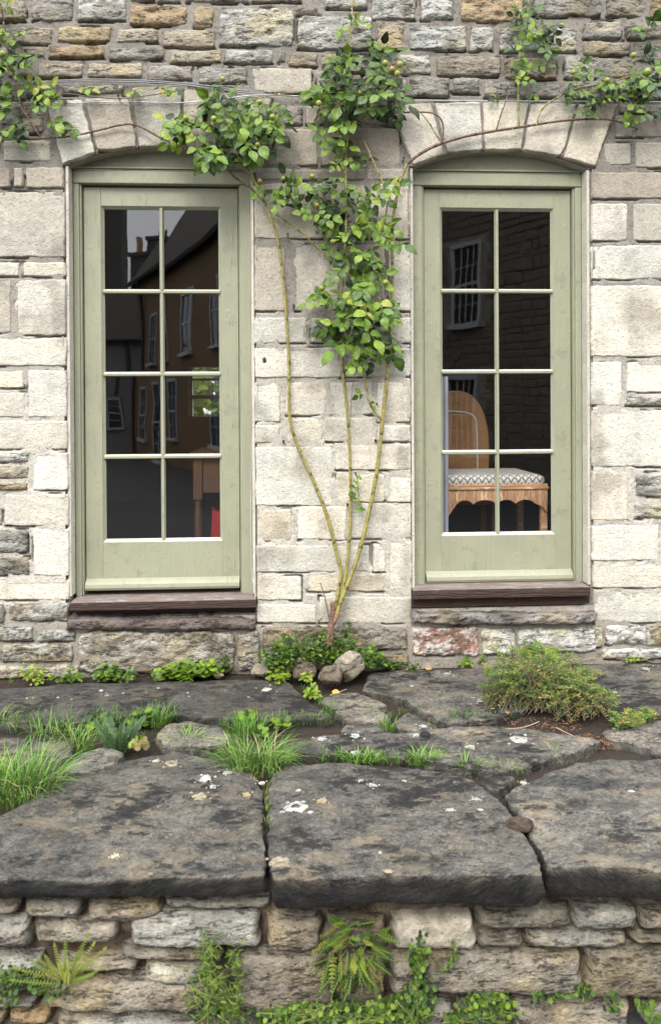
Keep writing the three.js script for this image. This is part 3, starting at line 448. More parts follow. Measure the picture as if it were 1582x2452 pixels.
for (const [s, u, v, r] of [[sD, 638, 1648, .022], [sE, 985, 1641, .01], [sE, 1152, 1675, .02], [sE, 1070, 1610, .016], [sF, 1243, 1772, .032], [sF, 850, 1763, .02], [sF, 1124, 1788, .02], [sF, 996, 1760, .014], [sF, 850, 1800, .018], [sF, 1012, 1740, .016], [sE2, 1545, 1600, .018], [sE2, 1470, 1656, .012], [sF, 770, 1768, .018]]) lichen(s, u, v, r);
for (const [u, v, r] of [[243, 1651, .011], [256, 1663, .012], [380, 1647, .008], [140, 1666, .007], [450, 1656, .006], [453, 1665, .005], [596, 1668, .008], [80, 1669, .007], [172, 1672, .005], [295, 1660, .005], [540, 1652, .005], [110, 1700, .006], [65, 1670, .005], [350, 1657, .004]]) lichen(sD, u, v, r * .9);

// the retaining wall with its coping stones
const low = thing('retaining_wall', 'low rubble retaining wall capped with thick flagstones, their edges black with crust and painted shade', 'wall', V(0, STREET, 1.45));
const ZW = 1.505;
part(low, 'core', boxUV(new THREE.BoxGeometry(5.6, 1.2, .28).translate(.2, -.62 - .02, ZW - .17)), std({ map: T_SOIL.map, bumpMap: T_SOIL.bump, bumpScale: .01, color: C(.16, .115, .08) }));
{ // earth packed between the stones
  const cs = .014, x0 = -1.9, x1 = 2.2, y0 = STREET, y1 = -.06, nx = Math.round((x1 - x0) / cs), ny = Math.round((y1 - y0) / cs), pos = [], uv = [], idx = [], col = [];
  for (let j = 0; j <= ny; j++) for (let i = 0; i <= nx; i++) { const x = x0 + i * cs, y = y0 + j * cs, n = fbm3(x * 11, y * 14, 77, 4); pos.push(x, y, ZW - .026 + .03 * n); uv.push(x, y); const k = ss(n, -.2, .35), v = 1 + .3 * fbm3(x * 5, y * 5, 4, 3); col.push(v * lerp(.07, .3, k), v * lerp(.055, .225, k), v * lerp(.04, .155, k)); }
  for (let j = 0; j < ny; j++) for (let i = 0; i < nx; i++) { const a = j * (nx + 1) + i, b = a + nx + 1; idx.push(a, a + 1, b, a + 1, b + 1, b); }
  part(low, 'joint_fill', geoFrom(pos, idx, uv, col), M.mort);
}
KIND.W = [[.56, .53, .465], .006, 'rub']; KIND.B = [[.31, .265, .205], .009, 'rub']; KIND.T = [[.40, .345, .27], .008, 'rub']; KIND.E = [[.60, .555, .45], .002, 'ash']; KIND.G = [[.40, .37, .315], .009, 'rub']; KIND.O = [[.42, .3, .16], .009, 'rub'];
stones([[58, 2157, 204, 2194, 'G'], [209, 2156, 386, 2204, 'T'], [392, 2142, 650, 2173, 'G'], [-40, 2155, 50, 2186, 'B'], [-40, 2190, 76, 2268, 'G'], [84, 2199, 284, 2257, 'T'], [311, 2178, 622, 2269, 'W'], [638, 2190, 772, 2275, 'T'],
  [780, 2186, 930, 2270, 'B'], [940, 2187, 1138, 2273, 'E'], [1144, 2166, 1361, 2222, 'B'], [1366, 2162, 1524, 2224, 'G'], [1530, 2168, 1660, 2222, 'T'], [1139, 2229, 1252, 2265, 'B'], [1258, 2226, 1502, 2266, 'G'], [1508, 2228, 1660, 2256, 'B'],
  [-40, 2282, 106, 2324, 'G'], [128, 2288, 330, 2322, 'T'], [290, 2264, 540, 2296, 'B'], [349, 2301, 502, 2353, 'W'], [554, 2276, 802, 2421, 'B'], [808, 2280, 920, 2410, 'B'], [928, 2281, 1002, 2382, 'T'], [1018, 2272, 1389, 2379, 'T'], [1397, 2264, 1660, 2389, 'B'],
  [104, 2331, 548, 2420, 'T'], [-40, 2332, 98, 2374, 'B'], [-40, 2380, 100, 2408, 'G'], [24, 2412, 132, 2447, 'O'], [-40, 2414, 18, 2450, 'B'], [140, 2426, 480, 2500, 'G'], [488, 2428, 630, 2500, 'B'], [640, 2428, 800, 2500, 'B'], [808, 2418, 998, 2500, 'T'], [1004, 2398, 1086, 2500, 'G'], [1092, 2388, 1214, 2500, 'B'], [1222, 2393, 1510, 2500, 'T'], [1530, 2408, 1660, 2500, 'G'],
  [-40, 2456, 132, 2500, 'B']], ZW, low, { proud: .018, sink: .045, round: .02, corner: .1, wob: .012, pillow: .008, cell: .0085, soot: .25, rough: .006, mott: .5 });
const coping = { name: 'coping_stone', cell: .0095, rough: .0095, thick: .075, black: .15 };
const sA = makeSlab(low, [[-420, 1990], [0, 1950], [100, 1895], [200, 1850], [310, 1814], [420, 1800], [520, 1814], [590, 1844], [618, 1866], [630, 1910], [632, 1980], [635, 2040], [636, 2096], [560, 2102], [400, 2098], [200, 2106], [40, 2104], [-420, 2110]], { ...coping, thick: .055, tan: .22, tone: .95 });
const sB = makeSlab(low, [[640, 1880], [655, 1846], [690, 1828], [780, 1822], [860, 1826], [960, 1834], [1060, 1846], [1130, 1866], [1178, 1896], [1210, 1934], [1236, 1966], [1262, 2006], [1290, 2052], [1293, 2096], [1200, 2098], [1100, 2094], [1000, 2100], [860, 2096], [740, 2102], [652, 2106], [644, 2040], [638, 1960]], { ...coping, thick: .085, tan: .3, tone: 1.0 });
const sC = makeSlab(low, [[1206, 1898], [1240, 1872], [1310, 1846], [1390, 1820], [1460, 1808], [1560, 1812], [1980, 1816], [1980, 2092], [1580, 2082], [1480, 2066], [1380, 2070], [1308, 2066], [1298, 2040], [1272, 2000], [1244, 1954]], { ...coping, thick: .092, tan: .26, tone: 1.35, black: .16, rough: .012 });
for (const [s, u, v, r, m, h] of [[sB, 709, 1931, .036, M.lichen, true], [sA, 491, 1863, .022], [sA, 545, 1848, .018], [sA, 510, 1883, .013], [sA, 374, 1820, .014], [sA, 276, 2050, .013], [sA, 412, 1826, .022, M.lichen2], [sA, 478, 1905, .022, M.lichen2], [sA, 268, 1828, .012], [sA, 590, 1896, .014, M.lichen2], [sB, 864, 1868, .012], [sB, 892, 1880, .014], [sB, 968, 1866, .009], [sB, 1138, 1911, .014], [sB, 1078, 1940, .012], [sB, 1150, 1939, .01], [sB, 668, 2066, .026, M.lichen2], [sB, 930, 2086, .012, M.lichen2], [sB, 910, 2040, .006], [sB, 714, 1892, .009], [sC, 1252, 1866, .012], [sC, 1510, 1886, .01], [sB, 770, 1916, .016, M.lichen2], [sA, 640 - 14, 1872, .012]]) lichen(s, u, v, r, m || M.lichen, h);
for (const [u, v, r, m] of [[1155, 2153, .012], [1196, 2159, .006], [360, 2098, .006, M.lichen2], [1055, 2148, .008, M.lichen2]]) { // lichen dots on the front edges
  const p = W(u, v, 1.578), g = new THREE.SphereGeometry(r, 12, 8); g.scale(1, 1, .35); g.translate(p.x, p.y, u < 600 ? 1.572 : 1.577); part(low, 'lichen_patch', boxUV(g), m || M.lichen);
}

// loose stones
function rockGeo(p, sx, sy, sz, seed, sharp = .35) {
  const g = new THREE.IcosahedronGeometry(1, 5), q = g.attributes.position, col = [];
  const pl = [], r = rng(seed); for (let i = 0; i < 15; i++) pl.push([V(r() - .5, r() - .45, r() - .42).normalize(), .5 + .3 * r()]);
  for (let i = 0; i < q.count; i++) { const d = V(q.getX(i), q.getY(i), q.getZ(i)); let m = 1; for (const [nn, o] of pl) { const c = d.dot(nn); if (c > .01) m = Math.min(m, o / c); } m = lerp(1, m, Math.min(1, sharp * 2.6)) * (1 + .05 * fbm3(d.x * 4, d.y * 4, d.z * 4 + seed, 3)); q.setXYZ(i, p.x + d.x * m * sx, p.y + sy * .8 + d.y * m * sy, p.z + d.z * m * sz); const v = 1 + .35 * fbm3(d.x * 2, d.y * 3, d.z * 2 + seed, 3); col.push(v, v * .98, v * .94); }
  g.setAttribute('color', new THREE.Float32BufferAttribute(col, 3)); g.computeVertexNormals(); return boxUV(g);
}
M.rockPale = std({ map: T_RUB.map, bumpMap: T_RUB.bump, bumpScale: .004, color: C(.34, .295, .23), vertexColors: true }); M.rockBrown = std({ map: T_RUB.map, bumpMap: T_RUB.bump, bumpScale: .006, color: C(.17, .135, .10), vertexColors: true });
M.rockDark = std({ map: T_RUB.map, bumpMap: T_RUB.bump, bumpScale: .005, color: C(.075, .05, .035), vertexColors: true }); M.rockBlack = std({ color: C(.012, .012, .012) });
const rocks = [];
function rock(u, v, w, h, mat, label, seed, sharp, tilt = 0) { const p = G(u, v, -.012), s = p.distanceTo(EYE) / FPX, g = rockGeo(V(0, 0, 0), w / 2 * s, h / 2 * s, w / 2.4 * s, seed, sharp); g.rotateZ(tilt); g.translate(p.x, p.y, p.z); rocks.push(solo('loose_stone', g, mat, label, 'stone')); }
rock(843, 1636, 74, 100, M.rockPale, 'pale pointed stone with a buff face leaning under the rose stump', 5, .38, .2);
rock(724, 1632, 64, 62, M.rockBrown, 'squat brown stone at the left of the rose stump, beside yellowing weeds', 8, .35);
rock(786, 1645, 62, 60, M.rockBrown, 'rounded brown stone between two others below the rose stump', 12, .3);
rock(618, 1622, 50, 34, M.rockPale, 'small buff wedge of stone by the end of the dark back slab', 15, .4);
rock(1242, 1990, 60, 34, M.rockDark, 'dark brown pebble in the joint between two front coping stones', 21, .25);
rock(1018, 1772, 27, 22, M.rockBlack, 'small black pebble on the middle flagstone', 25, .15);
rock(522, 1624, 34, 16, M.rockPale, 'white flake of stone lying among weeds by the wall', 28, .4);
{ const p = G(1246, 1966, .045), g = rockGeo(V(0, 0, 0), .022, .006, .014, 31, .3); g.translate(p.x, .03, p.z); part(rocks[4], 'lichen_crust', g.translate(0, 0, 0), M.lichen); const m = rocks[4].children[0]; m.geometry.translate(0, 0, 0); m.position.sub(V(0, 0, 0)); }

// ================================================================ plants
const T_LEAF = (() => { // veins on a leaf, base at v = 0
  const S = 128, n = tfbm(S, 8, 8, 4, 91);
  const f = (i) => { const x = (i % S) / S * 2 - 1, y = Math.floor(i / S) / S, a = Math.abs(x), s = (y * 7.5 - a * 2.1) % 1, vein = Math.max(0, 1 - Math.abs(((s + 1) % 1) - .5) * 9) * (1 - a * .6), mid = Math.max(0, 1 - a * 12); return [Math.max(vein * .55, mid), n[i], vein, mid]; };
  return { map: texOf(S, (i) => { const [k, m] = f(i), v = .78 + .2 * m; return [v + .22 * k, v + .2 * k, v + .1 * k]; }, true, 1), bump: texOf(S, (i) => { const k = .75 - .6 * f(i)[0] + .1 * f(i)[1]; return [k, k, k]; }, false, 1) };
})();
const leafMat = (r, g, b, rough = .36) => new THREE.MeshPhysicalMaterial({ color: C(r, g, b), map: T_LEAF.map, bumpMap: T_LEAF.bump, bumpScale: .0016, roughness: rough, vertexColors: true, transmission: .16, thickness: 0, ior: 1.4 });
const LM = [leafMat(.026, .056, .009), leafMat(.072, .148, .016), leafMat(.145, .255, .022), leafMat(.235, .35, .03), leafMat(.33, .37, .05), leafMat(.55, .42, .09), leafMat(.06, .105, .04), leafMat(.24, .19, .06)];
function leafGeo(seed, ratio = .66, teeth = .02, fold = .16, droop = .2, n = 9, peak = .8) {   // unit leaf: base at origin, tip towards +y, face towards +z
  const r = rng(seed), pos = [], uv = [], col = [], idx = [], tw = (r() - .5) * .16;
  for (let i = 0; i <= n; i++) {
    const t = i / n, w = ratio / 2 * Math.pow(Math.sin(PI * Math.pow(t, peak)), .8) * (i % 2 ? 1 + teeth * 2 : 1 - teeth), y = t, zc = -droop * t * t + .03 * Math.sin(t * 7 + seed);
    for (const s of [-1, -.5, 0, .5, 1]) { const a = Math.abs(s), x = s * w + tw * t * t; pos.push(x, y - (1 - a) * 0, zc + fold * w * 1.6 * a - .1 * a * a * w + .02 * Math.sin(s * 5 + t * 9 + seed)); uv.push(.5 + s * .5, t); const c = (a < .1 ? 1.18 : 1) * (.9 + .2 * r()); col.push(c, c, c * .96); }
  }
  for (let i = 0; i < n; i++) for (let k = 0; k < 4; k++) { const a = i * 5 + k, b = a + 5; idx.push(a, a + 1, b, a + 1, b + 1, b); }
  return geoFrom(pos, idx, uv, col);
}
const LG = [1, 2, 3, 4, 5].map((s) => leafGeo(s, .6 + .05 * s % .2, .035, .1 + .05 * (s % 3), .1 + .09 * (s % 4)));
const LGsmall = [6, 7, 8].map((s) => leafGeo(s, .62, .04, .14, .25, 4)), LGnarrow = [9, 10, 11].map((s) => leafGeo(s, .2, 0, .1, .3, 3, 1)), LGround = [12, 13].map((s) => leafGeo(s, .95, .03, .1, .15, 5, .9));
function mat4(P, dir, nrm, size) { const y = dir.clone().normalize(), x = V(0, 0, 0).crossVectors(y, nrm).normalize(), z = V(0, 0, 0).crossVectors(x, y).normalize(); return new THREE.Matrix4().makeBasis(x.multiplyScalar(size), y.multiplyScalar(size), z.multiplyScalar(size)).setPosition(P); }
function bake(list) { // leaves [{m, g}] joined into one geometry
  let nv = 0, ni = 0; for (const l of list) { nv += l.g.attributes.position.count; ni += l.g.index.count; }
  const pos = new Float32Array(nv * 3), nor = new Float32Array(nv * 3), uv = new Float32Array(nv * 2), col = new Float32Array(nv * 3), idx = new Uint32Array(ni), v = V(0, 0, 0), nm = new THREE.Matrix3(); let a = 0, b = 0;
  for (const l of list) { const p = l.g.attributes.position, q = l.g.attributes.normal; nm.getNormalMatrix(l.m); const t = l.t ?? 1;
    for (let i = 0; i < p.count; i++) { v.fromBufferAttribute(p, i).applyMatrix4(l.m).toArray(pos, (a + i) * 3); v.fromBufferAttribute(q, i).applyMatrix3(nm).normalize().toArray(nor, (a + i) * 3); }
    uv.set(l.g.attributes.uv.array, a * 2); for (let i = 0; i < p.count * 3; i++) col[a * 3 + i] = l.g.attributes.color.array[i] * t; for (let i = 0; i < l.g.index.count; i++) idx[b + i] = l.g.index.array[i] + a; a += p.count; b += l.g.index.count; }
  const g = new THREE.BufferGeometry(); g.setAttribute('position', new THREE.BufferAttribute(pos, 3)); g.setAttribute('normal', new THREE.BufferAttribute(nor, 3)); g.setAttribute('uv', new THREE.BufferAttribute(uv, 2)); g.setAttribute('color', new THREE.BufferAttribute(col, 3)); g.setIndex(new THREE.BufferAttribute(idx, 1)); return g;
}
function bakeInto(parent, list, name = 'foliage') { const by = new Map(); for (const l of list) { if (!by.has(l.mat)) by.set(l.mat, []); by.get(l.mat).push(l); } for (const [k, l] of by) part(parent, name, bake(l), LM[k], null, 'stuff'); }

// ---------------------------------------------------------------- the climbing rose
const rose = thing('climbing_rose', 'climbing rose with thorny green canes and hips spreading from the pier over both arches', 'climbing rose', G(800, 1560, 0));
const rs = rng(4242);
M.cane = std({ map: T_RUB.map, color: C(.36, .31, .085), roughness: .55 }); M.canebrown = std({ map: T_RUB.map, color: C(.2, .115, .075), roughness: .6 }); M.twig = std({ color: C(.14, .1, .07), roughness: .8 }); M.thorn = std({ color: C(.7, .6, .45), roughness: .6 }); M.stalk = std({ color: C(.2, .25, .06), roughness: .6 });
const canes = [
  [[[796, 1480, .05], [806, 1440, .045], [812, 1400, .04], [817, 1372, .04], [808, 1333, .035], [783, 1236, .035], [756, 1165, .03], [714, 1071, .03], [696, 1015, .035], [692, 960, .04], [692, 873, .035], [688, 806, .035], [683, 726, .03], [672, 620, .035], [659, 550, .045], [645, 515, .05], [634, 484, .05], [612, 440, .05], [600, 416, .05], [578, 402, .045], [552, 392, .05]], .0078, .0052, 'cane'],
  [[[634, 484, .055], [612, 462, .05], [590, 443, .05], [560, 422, .06], [526, 388, .06], [470, 366, .055], [405, 340, .05], [320, 298, .04], [285, 300, .035], [240, 311, .035], [170, 326, .03], [90, 332, .03], [0, 334, .03], [-40, 332, .03]], .0046, .0036, 'canebrown'],
  [[[648, 505, .04], [720, 555, .035], [765, 600, .03], [803, 642, .03]], .0038, .003, 'cane'],
  [[[806, 1480, .06], [820, 1420, .05], [831, 1347, .04], [836, 1290, .035], [839, 1236, .035], [838, 1126, .03], [833, 1015, .03], [828, 960, .035], [824, 926, .035], [819, 859, .04], [822, 800, .05], [824, 753, .05], [818, 700, .05], [824, 620, .06], [828, 553, .07], [828, 470, .07], [828, 380, .06], [831, 340, .05], [834, 260, .05], [834, 200, .05], [836, 130, .05], [837, 100, .05], [842, 40, .05], [845, -30, .05]], .0066, .003, 'cane'],
  [[[800, 1486, .07], [816, 1440, .06], [832, 1400, .055], [858, 1328, .05], [883, 1228, .045], [900, 1140, .045], [911, 1051, .045], [919, 974, .045], [923, 939, .045], [929, 859, .045], [936, 753, .045], [939, 646, .045], [940, 540, .045], [948, 481, .045], [963, 420, .05], [974, 392, .055]], .0088, .0062, 'cane'],
  [[[974, 392, .055], [1000, 372, .055], [1035, 352, .05], [1100, 330, .045], [1175, 315, .045], [1260, 302, .045], [1340, 290, .045], [1430, 285, .045], [1480, 291, .04], [1526, 310, .035]], .0062, .004, 'canebrown'],
  [[[912, 1005, .05], [896, 985, .05], [883, 960, .05], [874, 912, .05], [866, 875, .06]], .005, .0032, 'cane'],
  [[[944, 494, .06], [925, 460, .07], [906, 415, .07], [888, 375, .07], [872, 338, .06]], .004, .003, 'cane'],
  [[[932, 675, .055], [930, 640, .06], [924, 606, .065], [921, 540, .065], [928, 481, .07]], .003, .0024, 'twig'],
  [[[1241, 303, .05], [1240, 240, .05], [1241, 180, .05], [1244, 120, .05], [1252, 60, .05], [1262, 10, .05], [1270, -30, .05]], .0044, .003, 'cane'],
  [[[1186, 316, .05], [1200, 270, .05], [1214, 230, .05], [1221, 200, .055]], .0032, .0022, 'canebrown'],
  [[[1284, 300, .05], [1292, 272, .05], [1305, 252, .05], [1326, 238, .05], [1375, 214, .06], [1440, 202, .06], [1520, 180, .06], [1600, 160, .06]], .0036, .0026, 'cane'],
  [[[1057, 342, .055], [1061, 310, .06], [1055, 285, .065], [1038, 272, .07], [1000, 268, .06], [960, 270, .05], [915, 272, .05]], .0036, .0026, 'twig'],
  [[[1053, 338, .055], [1030, 300, .065], [1006, 270, .065], [978, 252, .06]], .0028, .002, 'cane'],
  [[[96, 326, .04], [70, 285, .045], [55, 262, .05], [40, 200, .05], [20, 120, .05], [8, 40, .05], [-6, -30, .05]], .004, .003, 'canebrown'],
  [[[95, 255, .05], [102, 240, .05], [116, 234, .05], [160, 225, .045], [215, 232, .045], [290, 236, .045], [372, 226, .045], [440, 216, .05]], .0024, .0016, 'twig'],
  [[[560, 250, .06], [610, 238, .06], [660, 226, .06], [720, 220, .06]], .0024, .0018, 'cane'],
  [[[590, 402, .05], [604, 384, .06], [622, 358, .07], [615, 345, .08]], .003, .002, 'twig'],
  [[[838, 812, .05], [850, 880, .045], [842, 940, .04], [838, 1010, .03], [831, 1060, .02]], .0014, .001, 'twig'],
  [[[853, 1135, .03], [856, 1160, .03], [860, 1195, .03], [868, 1228, .03]], .0016, .0012, 'canebrown'],
];
const thorns = [];
for (const [p, r0, r1, m] of canes) {
  const P = pts(p); const c = part(rose, 'cane', tube(P, r0 * 1.25, r1 * 1.2, 8, .012, .11), M[m]);
  if (m === 'cane' || m === 'canebrown') { const cv = new THREE.CatmullRomCurve3(P), L = cv.getLength(), th = []; for (let s = .03; s < L; s += rr(.018, .05, rs)) { const q = cv.getPointAt(s / L), t = cv.getTangentAt(s / L), a = rs() * 2 * PI, n = V(Math.cos(a), .1, Math.abs(Math.sin(a))).cross(t).cross(t).negate().normalize(), g = new THREE.ConeGeometry(.0032, .0125, 5); g.scale(1, 1, 1); g.translate(0, .004, 0); const mm = mat4(q.addScaledVector(n, r1 * .8), n.clone().addScaledVector(t, -.25), t, 1); g.applyMatrix4(mm); th.push(g); } if (th.length) part(c, 'thorn', merged(th), M.thorn, null, 'stuff'); }
}
part(rose, 'stump', merged([tube([W(788, 1545, .08), W(791, 1510, .075), W(794, 1480, .07), W(797, 1462, .068), W(795, 1442, .07)], .017, .011, 9, .01, .14), tube([W(793, 1500, .075), W(803, 1484, .08), W(812, 1468, .07)], .012, .008, 8, .01, .1)]), std({ map: T_WOOD.map, bumpMap: T_WOOD.bump, bumpScale: .006, color: C(.33, .3, .27) }));
part(rose, 'dead_twig', tube([W(787, 1478, .08), W(783, 1455, .085), W(776, 1425, .09), W(767, 1396, .095)], .004, .002, 6, .01, .1), M.twig);

const leaves = [], stalks = [];
function leaflet(P, dir, nrm, size, mat) { leaves.push({ m: mat4(P, dir, nrm, size), g: pick(LG, rs), mat, size, P: P.clone() }); }
function compound(P, dir, nrm, size, mats, five = true) {
  dir.normalize(); const side = V(0, 0, 0).crossVectors(dir, nrm).normalize(), L = size * (five ? 1.75 : 1.0), end = P.clone().addScaledVector(dir, L).add(V(0, -.12 * L, 0));
  const at = (t) => P.clone().lerp(end, t), j = () => V(rr(-.3, .3, rs), rr(-.25, .3, rs), rr(-.2, .3, rs)), mt = () => pick(mats, rs);
  stalks.push(tube([P, at(.5).add(V(0, .003, .002)), end], .0011, .0008, 4, .03));
  leaflet(end, dir.clone().add(V(0, -.15, 0)), nrm.clone().add(j()), size, mt());
  for (const t of five ? [.72, .3] : [.55]) for (const s of [-1, 1]) leaflet(at(t).addScaledVector(side, s * .003), dir.clone().multiplyScalar(.42).addScaledVector(side, s).add(V(0, -.1, .05)), nrm.clone().add(j()).addScaledVector(side, s * .25), size * rr(.78, .98, rs), mt());
}
// sprays: middle, half axes (photograph pixels), leaves, tones, size, depth of the spray
const GREEN = [0, 1, 1, 1, 2, 2], MID = [1, 1, 2, 2, 3], BRIGHT = [2, 2, 3, 3, 1], DARK = [0, 1, 1, 2, 1], YEL = [3, 4, 4, 5, 2], PALE = [2, 3, 3, 4, 1];
const sprays = [
  [540, 300, 118, 66, 27, [0, 1, 1, 2, 2, 3], .05, .15], [480, 320, 70, 50, 11, [1, 2, 2, 3], .05, .17], [610, 290, 55, 60, 12, MID, .05, .15], [530, 225, 45, 34, 6, GREEN, .045, .1], [640, 250, 30, 24, 4, GREEN, .044, .1], [550, 362, 50, 20, 5, GREEN, .046, .14], [430, 300, 30, 30, 5, PALE, .046, .13], [632, 345, 22, 40, 4, DARK, .045, .12],
  [22, 160, 34, 70, 9, [0, 1, 2, 3], .044, .1], [30, 92, 30, 30, 4, PALE, .042, .1], [95, 208, 46, 26, 7, PALE, .042, .1], [50, 260, 70, 40, 10, DARK, .046, .1], [120, 292, 46, 20, 4, MID, .042, .08], [20, 310, 34, 20, 4, DARK, .042, .08], [12, 20, 22, 40, 3, YEL, .038, .08],
  [190, 215, 22, 10, 2, YEL, .034, .06], [165, 240, 16, 10, 1, YEL, .034, .06], [300, 222, 24, 10, 2, YEL, .034, .06], [390, 212, 30, 10, 3, [4, 5, 3, 2], .034, .07],
  [838, 55, 44, 14, 4, BRIGHT, .036, .08], [868, 98, 40, 8, 2, BRIGHT, .03, .06], [792, 136, 30, 10, 3, MID, .04, .08], [838, 160, 26, 18, 3, MID, .042, .08],
  [860, 215, 70, 44, 14, [0, 0, 1, 1, 2], .052, .14], [925, 215, 44, 50, 10, DARK, .052, .15], [910, 150, 28, 30, 4, GREEN, .05, .12], [765, 248, 48, 28, 7, MID, .048, .12], [800, 225, 40, 24, 4, GREEN, .048, .12], [925, 260, 30, 24, 4, DARK, .05, .12], [850, 292, 40, 12, 3, BRIGHT, .042, .09],
  [790, 342, 24, 12, 2, BRIGHT, .044, .08], [835, 325, 34, 18, 3, DARK, .044, .08], [828, 380, 44, 16, 4, BRIGHT, .04, .08], [812, 440, 34, 20, 4, MID, .044, .1],
  [660, 446, 42, 22, 4, MID, .044, .1], [720, 450, 40, 22, 4, GREEN, .044, .1], [740, 510, 40, 20, 5, MID, .045, .1], [700, 480, 40, 22, 4, DARK, .045, .08],
  [810, 495, 46, 40, 7, DARK, .048, .12], [876, 490, 44, 30, 5, BRIGHT, .046, .12], [905, 455, 44, 22, 3, BRIGHT, .044, .12], [893, 530, 44, 28, 5, BRIGHT, .05, .13], [838, 560, 46, 30, 5, [1, 2, 2, 3, 4], .044, .12], [922, 560, 26, 24, 3, MID, .048, .12], [780, 600, 30, 20, 3, GREEN, .046, .1],
  [862, 610, 54, 30, 5, DARK, .046, .1], [890, 610, 34, 30, 4, MID, .046, .12], [826, 650, 44, 34, 6, MID, .05, .13], [893, 660, 32, 34, 4, MID, .05, .13], [770, 715, 36, 18, 4, MID, .045, .1], [826, 700, 44, 30, 6, MID, .05, .13], [880, 720, 44, 28, 6, [1, 2, 4, 3], .052, .14], [925, 712, 30, 18, 2, GREEN, .052, .12], [905, 745, 28, 26, 3, DARK, .05, .12],
  [805, 775, 26, 26, 4, MID, .062, .13], [848, 770, 34, 24, 5, [0, 1, 2, 3], .064, .14], [825, 815, 34, 22, 3, GREEN, .058, .12], [910, 805, 22, 28, 3, MID, .052, .1], [880, 870, 34, 22, 4, BRIGHT, .044, .1], [936, 858, 8, 18, 1, DARK, .044, .06], [862, 938, 14, 14, 1, BRIGHT, .034, .07], [895, 960, 10, 6, 1, YEL, .024, .06],
  [1272, 60, 54, 40, 9, [0, 1, 2, 2, 6], .04, .1], [1300, 90, 40, 26, 5, DARK, .04, .1], [1245, 30, 22, 22, 3, MID, .036, .1], [1240, 92, 22, 30, 4, BRIGHT, .036, .1], [1262, 150, 34, 12, 3, BRIGHT, .034, .08], [1222, 192, 26, 14, 2, PALE, .036, .08], [1262, 222, 24, 6, 1, PALE, .026, .06], [1195, 236, 14, 8, 1, PALE, .026, .06],
  [1375, 190, 30, 24, 5, GREEN, .036, .09], [1425, 226, 50, 24, 8, MID, .038, .1], [1480, 195, 44, 34, 9, GREEN, .04, .1], [1540, 160, 36, 50, 8, DARK, .042, .11], [1560, 240, 40, 40, 8, DARK, .042, .11], [1410, 262, 20, 10, 2, MID, .036, .08], [1524, 288, 26, 14, 3, MID, .036, .08], [1560, 80, 26, 40, 3, DARK, .042, .08],
];
for (const [u, v, ru, rv, n, tones, size, depth] of sprays) for (let i = 0; i < n * .94; i++) {
  const a = rs() * 2 * PI, q = Math.sqrt(rs()), z = .03 + depth * rs(), P = W(u + ru * q * Math.cos(a) * .86, v + rv * q * Math.sin(a) * .86, z);
  const b = Math.atan2(-Math.sin(a) * .6 + rr(-.9, .6, rs), Math.cos(a) * .9 + rr(-.8, .8, rs)), dir = V(Math.cos(b), Math.sin(b) * .8 - .15, rr(.1, .7, rs)), nrm = V(rr(-.7, .7, rs), rr(-.1, 1.1, rs), rr(.5, 1.1, rs));
  const front = z > .03 + depth * .55, five = rs() > .35;  // leaves deep in a spray take darker tones as painted shade
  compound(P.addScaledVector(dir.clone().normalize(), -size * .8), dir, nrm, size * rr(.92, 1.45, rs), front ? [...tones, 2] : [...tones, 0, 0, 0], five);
}
for (let i = 0; i < 7; i++) { const P = W(850 + rr(-6, 16, rs), 1140 + i * 13, .03 + .02 * rs()); leaflet(P, V(rr(-.8, .9, rs), rr(-.3, .5, rs), .5), V(rr(-.4, .4, rs), .5, .8), rr(.022, .036, rs), pick([1, 2, 3, 7], rs)); leaflet(P, V(rr(-.2, 1, rs), rr(-.6, .3, rs), .5), V(rr(-.4, .4, rs), .6, .8), rr(.02, .032, rs), pick([1, 2, 3], rs)); }
part(rose, 'leaf_stalk', merged(stalks), M.stalk, null, 'stuff');
leaves.sort((a, b) => (b.size * (1 + 2.5 * b.P.z)) - (a.size * (1 + 2.5 * a.P.z)));
for (const l of leaves.slice(0, 296)) { const m = new THREE.Mesh(l.g, LM[l.mat]); m.name = 'leaf'; m.castShadow = m.receiveShadow = true; m.applyMatrix4(new THREE.Matrix4().makeTranslation(-rose.position.x, -rose.position.y, -rose.position.z).multiply(l.m)); rose.add(m); }
bakeInto(rose, leaves.slice(296));
